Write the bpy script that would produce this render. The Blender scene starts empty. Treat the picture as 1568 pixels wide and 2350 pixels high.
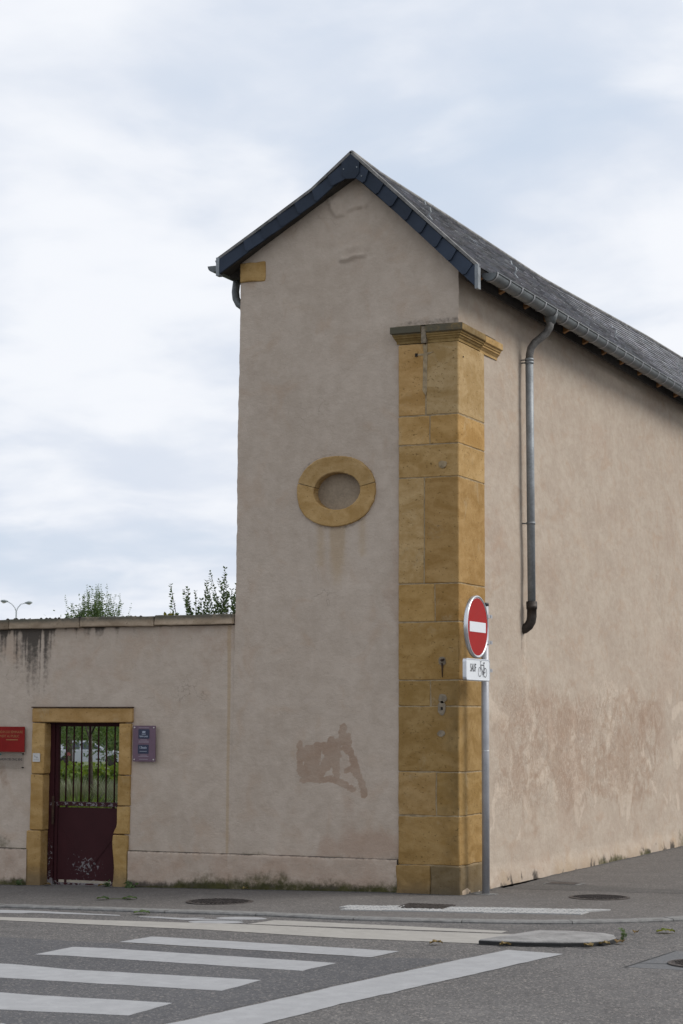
import bpy, bmesh, math, random
import numpy as np
from mathutils import Vector, Matrix

sc = bpy.context.scene
rad = math.radians
# ------------------------------------------------------------------ camera
YAW, PITCH, ROLL = rad(24.02), rad(5.96), rad(0.20)
fwd = Vector((-math.sin(YAW)*math.cos(PITCH), math.cos(YAW)*math.cos(PITCH), math.sin(PITCH)))
r0 = Vector((math.cos(YAW), math.sin(YAW), 0)); u0 = r0.cross(fwd)
rv = r0*math.cos(ROLL)+u0*math.sin(ROLL); uv = u0*math.cos(ROLL)-r0*math.sin(ROLL)
cam_d = bpy.data.cameras.new('camera'); cam = bpy.data.objects.new('camera', cam_d)
sc.collection.objects.link(cam); sc.camera = cam
m = Matrix((rv, uv, -fwd)).transposed().to_4x4(); m.translation = (7.404, -19.645, 1.80)
cam.matrix_world = m
cam_d.sensor_fit = 'VERTICAL'; cam_d.sensor_height = 36.0; cam_d.sensor_width = 24.0
cam_d.lens = 36.0*4573/2350
cam_d.clip_start = 0.1; cam_d.clip_end = 6000
cam_d.dof.use_dof = True; cam_d.dof.focus_distance = 21.5; cam_d.dof.aperture_fstop = 5.6
# ------------------------------------------------------------------ world, sun, exposure
SUN_AZ, SUN_EL = rad(24), rad(42)           # azimuth from +X towards +Y
sdir = Vector((math.cos(SUN_EL)*math.cos(SUN_AZ), math.cos(SUN_EL)*math.sin(SUN_AZ), math.sin(SUN_EL)))
W = bpy.data.worlds.new('World'); sc.world = W; W.use_nodes = True
sun_d = bpy.data.lights.new('sun', 'SUN'); sun_d.energy = 1.5; sun_d.angle = rad(28); sun_d.color = (1.0, 0.95, 0.88)
sun = bpy.data.objects.new('sun', sun_d); sc.collection.objects.link(sun)
sun.rotation_euler = sdir.to_track_quat('Z', 'Y').to_euler(); sun.location = (20, 20, 30)
vs = sc.view_settings; vs.view_transform = 'Standard'; vs.look = 'None'; vs.exposure = 0.80; vs.gamma = 1.0
vs.use_curve_mapping = False

class NT:
    def __init__(s, nt): s.nt = nt; s.n = nt.nodes; s.l = nt.links
    def new(s, t, ins=None, **p):
        n = s.n.new(t)
        for k, v in p.items(): setattr(n, k, v)
        for k, v in (ins or {}).items():
            if isinstance(v, bpy.types.NodeSocket): s.l.new(v, n.inputs[k])
            else: n.inputs[k].default_value = v
        return n
    def math(s, op, a, b=0.0, c=0.0, clamp=False):
        return s.new('ShaderNodeMath', {0: a, 1: b, 2: c}, operation=op, use_clamp=clamp).outputs[0]
    def mix(s, f, a, b, mode='MIX'):
        n = s.new('ShaderNodeMix', data_type='RGBA', blend_type=mode)
        for i, v in ((0, f), (6, a), (7, b)):
            if isinstance(v, bpy.types.NodeSocket): s.l.new(v, n.inputs[i])
            else: n.inputs[i].default_value = (v if i == 0 else (tuple(v)+(1,))[:4])
        return n.outputs[2]
    def noise(s, vec, scale, detail=4.0, rough=0.55, dist=0.0):
        return s.new('ShaderNodeTexNoise', {'Vector': vec, 'Scale': scale, 'Detail': detail, 'Roughness': rough, 'Distortion': dist}).outputs['Fac']
    def ramp(s, f, a, b):      # smooth 0..1 from a to b
        n = s.new('ShaderNodeMapRange', {0: f, 1: a, 2: b, 3: 0.0, 4: 1.0}, interpolation_type='SMOOTHSTEP')
        return n.outputs[0]
    def scale(s, vec, sx, sy, sz, loc=(0, 0, 0)):
        return s.new('ShaderNodeMapping', {'Vector': vec, 'Scale': (sx, sy, sz), 'Location': loc}).outputs[0]

w = NT(W.node_tree); w.n.clear()
sky = w.new('ShaderNodeTexSky', sky_type='NISHITA', sun_disc=False, sun_elevation=SUN_EL, sun_rotation=math.pi/2-SUN_AZ, air_density=1.0, dust_density=1.5, ozone_density=1.0)
dirv = w.new('ShaderNodeTexCoord').outputs['Generated']
sep = w.new('ShaderNodeSeparateXYZ', {0: dirv})
zz = w.math('ADD', w.math('ABSOLUTE', sep.outputs[2]), 0.22)
pl = w.new('ShaderNodeCombineXYZ', {0: w.math('DIVIDE', sep.outputs[0], zz), 1: w.math('DIVIDE', sep.outputs[1], zz), 2: 0.35})
big = w.noise(w.scale(pl.outputs[0], 1, 1, 1, (3.1, 1.7, 0)), 1.9, 7.0, 0.48, 0.25)
med = w.noise(w.scale(pl.outputs[0], 1, 1, 1, (7.3, 4.2, 0)), 4.4, 7.0, 0.50, 0.25)
cover = w.ramp(w.math('ADD', big, w.math('MULTIPLY', med, 0.35)), 0.40, 0.66)
thick = w.ramp(w.math('ADD', w.math('MULTIPLY', med, 0.6), w.math('MULTIPLY', big, 0.5)), 0.44, 0.66)
cloud = w.mix(thick, (7.4, 7.95, 8.95), (9.25, 9.5, 10.0))
blue = w.mix(0.85, sky.outputs[0], (6.5, 7.5, 8.95))
col = w.mix(w.math('MULTIPLY_ADD', cover, 0.80, 0.20), blue, cloud)
bg = w.new('ShaderNodeBackground', {'Color': col, 'Strength': 0.057})
w.new('ShaderNodeOutputWorld', {0: bg.outputs[0]})

# ------------------------------------------------------------------ helpers
rng = np.random.default_rng(7); random.seed(7)
COL = sc.collection

def woff(p):
    v = Vector((0, 0, 0))
    while p: v += p.location; p = p.parent
    return v
def tag(o, label=None, cat=None, group=None, kind=None):
    for k, v in (('label', label), ('category', cat), ('group', group), ('kind', kind)):
        if v: o[k] = v
    return o
def thing(name, loc, label, cat, group=None):
    o = bpy.data.objects.new(name, None); COL.objects.link(o); o.location = loc; o.empty_display_size = 0.2
    return tag(o, label, cat, group)
def link(name, mesh, parent=None, loc=(0, 0, 0), rot=None, color=None):
    o = bpy.data.objects.new(name, mesh); COL.objects.link(o)
    o.location = Vector(loc)
    if parent is not None: o.parent = parent; o.location = Vector(loc)-woff(parent)
    if rot: o.rotation_euler = rot
    if color is not None: o.color = (*color, 1)
    return o

class MB:
    def __init__(s): s.v = []; s.f = []; s.mi = []; s.sm = []
    def add(s, vs_, fs, smooth=False):
        b = len(s.v); s.v += [tuple(map(float, v)) for v in vs_]
        s.f += [tuple(b+i for i in f) for f in fs]; s.sm += [smooth]*len(fs); return s
    def box(s, x0, x1, y0, y1, z0, z1):
        vs_ = [(x, y, z) for z in (z0, z1) for y in (y0, y1) for x in (x0, x1)]
        return s.add(vs_, [(0, 2, 3, 1), (4, 5, 7, 6), (0, 1, 5, 4), (2, 6, 7, 3), (0, 4, 6, 2), (1, 3, 7, 5)])
    def tube(s, path, r, seg=12, cap=True, smooth=True):
        P = [Vector(p) for p in path]; n = len(P); R = r if hasattr(r, '__len__') else [r]*n
        vs_ = []; t0 = (P[1]-P[0]).normalized()
        a = t0.orthogonal().normalized()
        for i in range(n):
            t = (P[min(i+1, n-1)]-P[max(i-1, 0)]).normalized()
            a = (a-t*a.dot(t)).normalized(); b = t.cross(a)
            for k in range(seg):
                q = 2*math.pi*k/seg; vs_.append(P[i]+(a*math.cos(q)+b*math.sin(q))*R[i])
        fs = [(i*seg+k, i*seg+(k+1) % seg, (i+1)*seg+(k+1) % seg, (i+1)*seg+k) for i in range(n-1) for k in range(seg)]
        s.add(vs_, fs, smooth)
        if cap: b = len(s.v)-n*seg; s.f += [tuple(b+k for k in reversed(range(seg))), tuple(b+(n-1)*seg+k for k in range(seg))]; s.sm += [False]*2
        return s
    def prism(s, poly, o, ex, ey, en, t0, t1):  # 2D poly in frame (o,ex,ey), extruded along en
        o, ex, ey, en = map(Vector, (o, ex, ey, en)); n = len(poly)
        A = [o+ex*p[0]+ey*p[1]+en*t0 for p in poly]; B = [o+ex*p[0]+ey*p[1]+en*t1 for p in poly]
        ar = sum(poly[i][0]*poly[(i+1) % n][1]-poly[(i+1) % n][0]*poly[i][1] for i in range(n))
        flip = (ar*ex.cross(ey).dot(en)*(t1-t0)) < 0
        fs = [tuple(reversed(range(n))), tuple(range(n, 2*n))]+[(i, (i+1) % n, n+(i+1) % n, n+i) for i in range(n)]
        if flip: fs = [tuple(reversed(f)) for f in fs]
        return s.add(A+B, fs)
    def sweep(s, prof, path, closed=True):  # prof: list of (out,z); path: [(x,y,nx,ny)]
        n = len(prof); k = len(path)
        vs_ = [(x+nx*o, y+ny*o, z) for (x, y, nx, ny) in path for (o, z) in prof]
        fs = [(i*n+j, i*n+(j+1) % n, (i+1)*n+(j+1) % n, (i+1)*n+j) for i in range(k-1) for j in range(n)]
        fs += [tuple(reversed(range(n))), tuple((k-1)*n+j for j in range(n))]
        return s.add(vs_, fs)
    def mesh(s, name, mat=None):
        me = bpy.data.meshes.new(name); me.from_pydata(s.v, [], s.f)
        me.polygons.foreach_set('use_smooth', s.sm)
        if mat: me.materials.append(mat)
        me.update(); return me
    def build(s, name, mat, parent=None, color=None, fix=False):
        me = s.mesh(name, mat)
        if fix:
            bm = bmesh.new(); bm.from_mesh(me); bmesh.ops.recalc_face_normals(bm, faces=bm.faces); bm.to_mesh(me); bm.free()
        return link(name, me, parent, color=color)

def _h(i, j, s):
    v = np.sin(i*127.1+j*311.7+s*74.7)*43758.5453
    return v-np.floor(v)
def vnoise(x, y, s=0.0):
    i = np.floor(x); j = np.floor(y); u = x-i; v = y-j; u = u*u*(3-2*u); v = v*v*(3-2*v)
    return (_h(i, j, s)*(1-u)+_h(i+1, j, s)*u)*(1-v)+(_h(i, j+1, s)*(1-u)+_h(i+1, j+1, s)*u)*v
def fbm(x, y, o=4, s=0.0):
    t = 0; a = 0.5
    for k in range(o): t = t+a*vnoise(x*2**k, y*2**k, s+k*3.3); a *= 0.5
    return t/(1-0.5**o)
def sst(a, b, x):
    t = np.clip((x-a)/(b-a), 0, 1); return t*t*(3-2*t)
def stroke(x, z, pts, r, soft=0.02):
    d = np.full(x.shape, 1e9)
    for (ax, az), (bx, bz) in zip(pts[:-1], pts[1:]):
        dx, dz = bx-ax, bz-az; t = np.clip(((x-ax)*dx+(z-az)*dz)/(dx*dx+dz*dz+1e-9), 0, 1)
        d = np.minimum(d, np.hypot(x-ax-t*dx, z-az-t*dz))
    return 1-sst(r-soft, r+soft, d)

def grid_mesh(name, P, keep=None, stain=None, stain2=None, mat=None, flip=False):
    """P: (nz,nx,3) array of points; keep: (nz-1,nx-1) bool."""
    nz, nx, _ = P.shape
    idx = np.arange(nz*nx).reshape(nz, nx)
    q = np.stack([idx[:-1, :-1], idx[:-1, 1:], idx[1:, 1:], idx[1:, :-1]], -1)
    if flip: q = q[..., ::-1]
    q = q.reshape(-1, 4) if keep is None else q[keep]
    me = bpy.data.meshes.new(name)
    me.vertices.add(nz*nx); me.vertices.foreach_set('co', P.reshape(-1).astype(np.float32))
    me.loops.add(q.size); me.loops.foreach_set('vertex_index', q.reshape(-1).astype(np.int32))
    me.polygons.add(len(q)); me.polygons.foreach_set('loop_start', np.arange(0, q.size, 4, dtype=np.int32))
    me.polygons.foreach_set('use_smooth', np.ones(len(q), dtype=bool))
    me.update(calc_edges=True)
    for nm, st in (('stain', stain), ('stain2', stain2)):
        if st is not None:
            a = me.attributes.new(nm, 'FLOAT_COLOR', 'POINT'); a.data.foreach_set('color', st.reshape(-1).astype(np.float32))
    if mat: me.materials.append(mat)
    me.validate(); return me

# ------------------------------------------------------------------ materials
def newmat(name):
    mt = bpy.data.materials.new(name); mt.use_nodes = True; t = NT(mt.node_tree); t.n.clear()
    b = t.new('ShaderNodeBsdfPrincipled'); out = t.new('ShaderNodeOutputMaterial', {0: b.outputs[0]})
    return mt, t, b, out
def setc(t, b, colsock, rough=0.8, bump=None, strength=0.3, dist=0.01, metal=0.0, spec=None):
    if isinstance(colsock, bpy.types.NodeSocket): t.l.new(colsock, b.inputs['Base Color'])
    else: b.inputs['Base Color'].default_value = (*colsock, 1)
    if isinstance(rough, bpy.types.NodeSocket): t.l.new(rough, b.inputs['Roughness'])
    else: b.inputs['Roughness'].default_value = rough
    b.inputs['Metallic'].default_value = metal
    if spec is not None: b.inputs['Specular IOR Level'].default_value = spec
    if bump is not None:
        bn = t.new('ShaderNodeBump', {'Strength': strength, 'Distance': dist, 'Height': bump}); t.l.new(bn.outputs[0], b.inputs['Normal'])
def objco(t): return t.new('ShaderNodeTexCoord').outputs['Object']
def worldpos(t): return t.new('ShaderNodeNewGeometry').outputs['Position']
M = {}
def simple(name, c, rough=0.6, metal=0.0, var=0.12, sc_=6.0, bump=0.0, spec=None):
    mt, t, b, _ = newmat(name); p = worldpos(t)
    n = t.noise(p, sc_, 4.0); n2 = t.noise(p, sc_*9, 3.0)
    f = t.math('ADD', t.math('MULTIPLY', n, 0.65), t.math('MULTIPLY', n2, 0.35))
    lo = tuple(x*(1-var*2) for x in c); hi = tuple(min(1, x*(1+var*2)) for x in c)
    setc(t, b, t.mix(t.ramp(f, 0.3, 0.7), lo, hi), rough, n2 if bump else None, bump, 0.01, metal, spec)
    M[name] = mt; return mt

# plaster ------------------------------------------------------------
def plaster(name, base_lo, base_hi, vert=1.0, rough_bump=0.35, veins=False):
    mt, t, b, _ = newmat(name); p = worldpos(t)
    ps = t.scale(p, 1, 1, vert)
    n1 = t.noise(ps, 1.3, 5.0, 0.6, 0.4); n2 = t.noise(ps, 7.0, 5.0, 0.62, 0.3); n3 = t.noise(p, 90.0, 3.0, 0.6)
    n4 = t.noise(t.scale(p, 1, 1, vert, (9, 4, 2)), 2.7, 4.0, 0.55, 0.8)
    f = t.math('ADD', t.math('MULTIPLY', n1, 0.5), t.math('MULTIPLY', n2, 0.5))
    c = t.mix(t.ramp(f, 0.33, 0.68), base_lo, base_hi)
    c = t.mix(t.math('MULTIPLY', t.ramp(n4, 0.50, 0.74), 0.5), c, tuple(x*y for x, y in zip(base_lo, (1.0, 0.90, 0.82))))
    c = t.mix(t.math('MULTIPLY', t.ramp(n3, 0.55, 0.75), 0.13), c, tuple(x*0.6 for x in base_lo))
    c = t.mix(t.math('MULTIPLY', t.ramp(n3, 0.45, 0.25), 0.15), c, tuple(min(1, x*1.3) for x in base_hi))
    at_ = t.new('ShaderNodeAttribute', attribute_name='stain'); sp = t.new('ShaderNodeSeparateColor', {0: at_.outputs['Color']})
    a2 = t.new('ShaderNodeAttribute', attribute_name='stain2'); sp2 = t.new('ShaderNodeSeparateColor', {0: a2.outputs['Color']})
    nb = t.noise(p, 22.0, 5.0, 0.65)
    def edge(sock, k=0.5, lo=0.35, hi=0.65):
        return t.ramp(t.math('ADD', sock, t.math('MULTIPLY', t.math('SUBTRACT', nb, 0.5), k)), lo, hi)
    # stain: R repaint brown, G moss, B soot ; stain2: R lime pale, G rose wash, B ochre
    c = t.mix(t.math('MULTIPLY', edge(sp2.outputs[0], 0.8), 0.55), c, tuple(min(1, x*1.25) for x in base_hi))
    c = t.mix(t.math('MULTIPLY', edge(sp2.outputs[1], 0.6, 0.2, 0.9), 0.6), c, tuple(x*y for x, y in zip(base_lo, (0.86, 0.72, 0.66))))
    c = t.mix(t.math('MULTIPLY', edge(sp2.outputs[2], 0.5, 0.2, 0.95), 0.55), c, tuple(x*y for x, y in zip(base_lo, (0.92, 0.80, 0.58))))
    if veins:
        msk = at_.outputs['Alpha']; pv = t.scale(p, 1, 1, 1.0)
        rv1 = t.noise(pv, 3.6, 4.0, 0.6, 1.6); rv2 = t.noise(t.scale(p, 1, 1, 1.1, (5, 3, 1)), 6.0, 4.0, 0.6, 1.2)
        thin = t.ramp(t.math('ABSOLUTE', t.math('SUBTRACT', rv1, 0.5)), 0.035, 0.0); thin2 = t.ramp(t.math('ABSOLUTE', t.math('SUBTRACT', rv2, 0.5)), 0.03, 0.0)
        c = t.mix(t.math('MULTIPLY', t.math('MULTIPLY', thin2, msk), 0.55), c, tuple(min(1, x*1.22) for x in base_hi))
        c = t.mix(t.math('MULTIPLY', t.math('MULTIPLY', t.ramp(rv2, 0.50, 0.64), msk), 0.42), c, tuple(x*y for x, y in zip(base_lo, (0.80, 0.70, 0.62))))
        c = t.mix(t.math('MULTIPLY', t.math('MULTIPLY', thin, msk), 0.35), c, tuple(x*0.62 for x in base_lo))
    c = t.mix(t.math('MULTIPLY', edge(sp.outputs[0], 0.5, 0.10 if veins else 0.30, 1.0 if veins else 0.62), t.math('MULTIPLY_ADD', t.ramp(n2, 0.35, 0.65), 0.30, 0.50)), c, tuple(x*y for x, y in zip(base_lo, (0.74, 0.61, 0.53))))
    c = t.mix(t.math('MULTIPLY', edge(sp.outputs[2], 0.9, 0.25, 0.9), 0.88), c, (0.045, 0.04, 0.036))
    mo = t.mix(t.noise(p, 14.0, 3.0), (0.016, 0.019, 0.010), (0.085, 0.082, 0.022))
    c = t.mix(t.math('MULTIPLY', edge(sp.outputs[1], 0.9, 0.25, 1.05), 0.92), c, mo)
    vo = t.new('ShaderNodeTexVoronoi', {'Vector': t.new('ShaderNodeVectorMath', {0: p, 1: t.new('ShaderNodeTexNoise', {'Vector': p, 'Scale': 2.5, 'Detail': 5.0}).outputs['Color']}, operation='ADD').outputs[0], 'Scale': 0.75}, feature='DISTANCE_TO_EDGE')
    crk = t.math('MULTIPLY', t.ramp(vo.outputs['Distance'], 0.006, 0.0), t.ramp(t.noise(t.scale(p, 1, 1, 1, (2, 8, 5)), 0.9, 2.0), 0.60, 0.68))
    c = t.mix(t.math('MULTIPLY', crk, 0.30), c, (0.13, 0.105, 0.085))
    spk = t.ramp(t.noise(t.scale(p, 1, 1, 1.4, (1, 2, 3)), 33.0, 2.0, 0.5), 0.72, 0.78)
    c = t.mix(t.math('MULTIPLY', spk, 0.28), c, tuple(x*0.45 for x in base_lo))
    h = t.math('ADD', t.math('MULTIPLY', n3, 0.5), t.math('ADD', t.math('MULTIPLY', t.noise(p, 26.0, 4.0, 0.6), 0.9), t.math('MULTIPLY', t.noise(t.scale(p, 1, 1, 1.5), 6.0, 3.0, 0.6), 1.6)))
    h = t.math('SUBTRACT', h, t.math('MULTIPLY', crk, 0.5))
    setc(t, b, c, 0.92, h, rough_bump, 0.016, spec=0.15)
    M[name] = mt
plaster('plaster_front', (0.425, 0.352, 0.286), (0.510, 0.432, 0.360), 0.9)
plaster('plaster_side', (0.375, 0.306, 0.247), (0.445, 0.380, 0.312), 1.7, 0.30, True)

# sandstone ----------------------------------------------------------
def sandstone(name, dark, light, soot=None):
    mt, t, b, _ = newmat(name); p = worldpos(t)
    oi = t.new('ShaderNodeObjectInfo')
    loc = t.new('ShaderNodeVectorMath', {0: p, 1: t.new('ShaderNodeCombineXYZ', {0: t.math('MULTIPLY', oi.outputs['Random'], 9.0), 1: 0.0, 2: t.math('MULTIPLY', oi.outputs['Random'], 5.0)}).outputs[0]}, operation='ADD').outputs[0]
    n1 = t.noise(t.scale(loc, 1, 1, 2.2), 2.6, 5.0, 0.62, 0.7); n2 = t.noise(loc, 16.0, 5.0, 0.65); n3 = t.noise(loc, 120.0, 3.0)
    c = t.mix(t.ramp(t.math('ADD', t.math('MULTIPLY', n1, 0.7), t.math('MULTIPLY', n2, 0.3)), 0.34, 0.68), dark, light)
    c = t.mix(1.0, c, oi.outputs['Color'], 'MULTIPLY')
    pit = t.ramp(t.noise(t.scale(loc, 1, 1, 1.7), 38.0, 2.0, 0.4), 0.665, 0.73)
    c = t.mix(t.math('MULTIPLY', pit, 0.65), c, tuple(x*0.35 for x in dark))
    c = t.mix(t.math('MULTIPLY', t.ramp(n3, 0.5, 0.75), 0.25), c, tuple(x*0.6 for x in dark))
    gz = t.new('ShaderNodeSeparateXYZ', {0: p}).outputs[2]
    # grime splashed up from the pavement and lichen on the cornice top
    gxw = t.new('ShaderNodeSeparateXYZ', {0: p}).outputs[0]
    grime = t.math('MULTIPLY', t.math('MULTIPLY', t.ramp(gz, 2.7, 1.6), t.ramp(t.math('ADD', gxw, t.math('MULTIPLY', n1, 0.5)), 0.0, 0.30)), t.math('MULTIPLY', t.ramp(gxw, 0.02, -0.01), t.ramp(t.noise(t.scale(p, 1, 1, 0.6), 3.3, 5.0, 0.65), 0.36, 0.62)))
    c = t.mix(t.math('MULTIPLY', grime, 0.60), c, (0.105, 0.070, 0.030))
    pale = t.ramp(t.noise(t.scale(loc, 1, 1, 0.8, (4, 4, 4)), 3.0, 5.0, 0.7, 0.5), 0.56, 0.74)
    c = t.mix(t.math('MULTIPLY', pale, 0.40), c, (0.42, 0.345, 0.225))
    splash = t.math('MULTIPLY', t.ramp(t.math('ADD', gz, t.math('MULTIPLY', n1, 0.35)), 0.36, 0.10), 0.62)
    c = t.mix(splash, c, (0.105, 0.09, 0.068))
    if soot:
        # lichen on the weathered top slab of the damp front side
        front = t.ramp(t.new('ShaderNodeSeparateXYZ', {0: t.new('ShaderNodeNewGeometry').outputs['True Normal']}).outputs[1], 0.2, -0.5)
        high = t.ramp(t.math('ADD', gz, t.math('MULTIPLY', t.math('SUBTRACT', n2, 0.5), 0.05)), soot[0], soot[1])
        c = t.mix(t.math('MULTIPLY', t.math('MULTIPLY', t.ramp(t.noise(loc, 5.0, 5.0, 0.7), 0.22, 0.5), high), t.math('MULTIPLY_ADD', front, soot[2], soot[3])), c, (0.085, 0.085, 0.068))
    h = t.math('SUBTRACT', t.math('ADD', t.math('MULTIPLY', n2, 0.6), t.math('MULTIPLY', n3, 0.4)), t.math('MULTIPLY', pit, 0.8))
    setc(t, b, c, 0.9, h, 0.5, 0.012, spec=0.15); M[name] = mt
sandstone('sandstone', (0.345, 0.212, 0.076), (0.490, 0.330, 0.150))
sandstone('sandstone_sooty', (0.26, 0.16, 0.055), (0.40, 0.27, 0.11), (5.915, 5.935, 0.75, 0.12))
sandstone('coping', (0.28, 0.215, 0.15), (0.44, 0.35, 0.26), (2.88, 2.945, 0.3, 0.6))
simple('mortar', (0.31, 0.24, 0.15), 0.95, var=0.15, sc_=20, bump=0.3, spec=0.1)
simple('niche_plaster', (0.31, 0.25, 0.185), 0.95, var=0.10, sc_=5, bump=0.3, spec=0.1)  # dirtier plaster, with the shade of the recess also put into its colour
simple('mortar_grey', (0.235, 0.195, 0.145), 0.95, var=0.15, sc_=20, bump=0.3, spec=0.1)

# slates, metal, wood --------------------------------------------------
def tinted(name, c, rough, var, sc_, metal=0.0, bump=0.2, spec=None, attr=False):
    mt, t, b, _ = newmat(name); p = worldpos(t); oi = t.new('ShaderNodeObjectInfo')
    n = t.noise(p, sc_, 5.0, 0.65, 0.3); n2 = t.noise(p, sc_*12, 3.0)
    cc = t.mix(t.ramp(n, 0.3, 0.7), tuple(x*(1-var) for x in c), tuple(x*(1+var) for x in c))
    if attr: cc = t.mix(1.0, cc, t.new('ShaderNodeAttribute', attribute_name='tint').outputs['Color'], 'MULTIPLY')
    else: cc = t.mix(1.0, cc, oi.outputs['Color'], 'MULTIPLY')
    cc = t.mix(t.math('MULTIPLY', t.ramp(n2, 0.55, 0.8), 0.12), cc, tuple(x*1.5 for x in c))
    setc(t, b, cc, rough, n2, bump, 0.006, metal, spec); M[name] = mt
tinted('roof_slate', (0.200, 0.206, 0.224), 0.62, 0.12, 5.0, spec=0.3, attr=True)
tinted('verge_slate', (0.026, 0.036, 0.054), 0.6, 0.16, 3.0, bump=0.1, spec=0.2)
simple('zinc', (0.225, 0.245, 0.26), 0.55, 0.25, 0.14, 5.0, 0.03)
simple('zinc_dark', (0.125, 0.137, 0.142), 0.5, 0.2, 0.15, 4.0, 0.03)
simple('zinc_dull', (0.16, 0.155, 0.148), 0.6, 0.35, 0.25, 9.0, 0.1)
simple('cast_iron', (0.035, 0.028, 0.024), 0.55, 0.3, 0.25, 12.0, 0.2)
simple('rafter_wood', (0.27, 0.13, 0.04), 0.75, 0.0, 0.2, 9.0, 0.2)
simple('board_wood', (0.032, 0.027, 0.022), 0.9, 0.0, 0.25, 8.0, 0.2)
simple('galvanised', (0.36, 0.365, 0.385), 0.5, 0.3, 0.06, 7.0)
simple('alu', (0.62, 0.63, 0.65), 0.32, 0.85, 0.05, 7.0)
simple('black_plastic', (0.02, 0.02, 0.022), 0.5, 0, 0.05)
simple('sign_white', (0.66, 0.69, 0.72), 0.38, 0, 0.02, 3.0)
simple('sign_red', (0.31, 0.010, 0.007), 0.5, 0, 0.03, 3.0, spec=0.12)
simple('sign_black', (0.018, 0.016, 0.02), 0.45, 0, 0.03)
simple('plaque_red', (0.21, 0.014, 0.012), 0.55, 0, 0.07, 4.0, spec=0.12)
simple('plaque_gold', (0.33, 0.15, 0.05), 0.5, 0, 0.05)
simple('plaque_purple', (0.125, 0.072, 0.105), 0.35, 0, 0.05, 6.0)
simple('plaque_navy', (0.018, 0.024, 0.058), 0.4, 0, 0.04)
simple('plaque_text', (0.27, 0.22, 0.27), 0.5, 0, 0.03)
simple('plaque_pale', (0.36, 0.40, 0.48), 0.5, 0, 0.03)
simple('notice_white', (0.52, 0.51, 0.49), 0.5, 0, 0.05)
simple('notice_grey', (0.22, 0.21, 0.21), 0.6, 0, 0.05)
simple('logo_teal', (0.03, 0.14, 0.13), 0.5, 0, 0.05)
simple('stud_metal', (0.55, 0.52, 0.50), 0.35, 0.8, 0.05)
simple('rusty_iron', (0.055, 0.030, 0.018), 0.9, 0.1, 0.3, 25.0, 0.3)
simple('hole_dark', (0.02, 0.016, 0.012), 1.0, 0, 0.1)
simple('bark', (0.070, 0.058, 0.046), 0.95, 0, 0.25, 14.0, 0.5)
simple('stem_green', (0.10, 0.12, 0.05), 0.8, 0, 0.2, 14.0)
simple('car_white', (0.62, 0.63, 0.64), 0.3, 0, 0.02); simple('car_silver', (0.40, 0.42, 0.46), 0.3, 0.3, 0.02)
simple('car_glass', (0.03, 0.045, 0.06), 0.08, 0, 0.02); simple('tyre', (0.018, 0.018, 0.018), 0.8, 0, 0.1)
simple('rose_pink', (0.42, 0.14, 0.14), 0.7, 0, 0.15, 30.0)
simple('lamp_lens', (0.55, 0.5, 0.42), 0.3, 0, 0.02); simple('lamp_grey', (0.22, 0.25, 0.25), 0.5, 0.2, 0.05)
simple('headlight', (0.5, 0.5, 0.52), 0.15, 0, 0.02)
simple('gravel', (0.36, 0.32, 0.25), 0.95, 0, 0.2, 30.0, 0.4)
simple('soil_grass', (0.075, 0.095, 0.035), 0.95, 0, 0.25, 3.0, 0.3)
mt, t, b, _ = newmat('acrylic_clear'); b.inputs['Base Color'].default_value = (0.9, 0.9, 0.9, 1); b.inputs['Transmission Weight'].default_value = 1.0
b.inputs['Roughness'].default_value = 0.12; b.inputs['IOR'].default_value = 1.15; M['acrylic_clear'] = mt

def leafmat(name, a, c, trans=0.35):
    mt, t, b, out = newmat(name)
    at_ = t.new('ShaderNodeAttribute', attribute_name='tint')
    v = t.new('ShaderNodeSeparateColor', {0: at_.outputs['Color']}).outputs[0]
    cc = t.mix(v, a, c); setc(t, b, cc, 0.6, spec=0.3)
    tr = t.new('ShaderNodeBsdfTranslucent', {'Color': t.mix(0.5, cc, (c[0]*1.6, c[1]*1.5, c[2]))})
    ms = t.new('ShaderNodeMixShader', {0: trans, 1: b.outputs[0], 2: tr.outputs[0]}); t.l.new(ms.outputs[0], out.inputs[0]); M[name] = mt
leafmat('leaf_dark', (0.026, 0.058, 0.015), (0.11, 0.18, 0.036))
leafmat('leaf_fresh', (0.022, 0.060, 0.010), (0.15, 0.21, 0.035))
leafmat('leaf_shoot', (0.040, 0.080, 0.030), (0.125, 0.180, 0.075), 0.45)
leafmat('leaf_greygreen', (0.10, 0.125, 0.085), (0.25, 0.27, 0.19))
leafmat('leaf_grass', (0.10, 0.13, 0.03), (0.33, 0.28, 0.10))
leafmat('leaf_yellow', (0.07, 0.11, 0.015), (0.30, 0.25, 0.03))
leafmat('leaf_fallen', (0.13, 0.075, 0.03), (0.22, 0.17, 0.06), 0.1)

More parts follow.
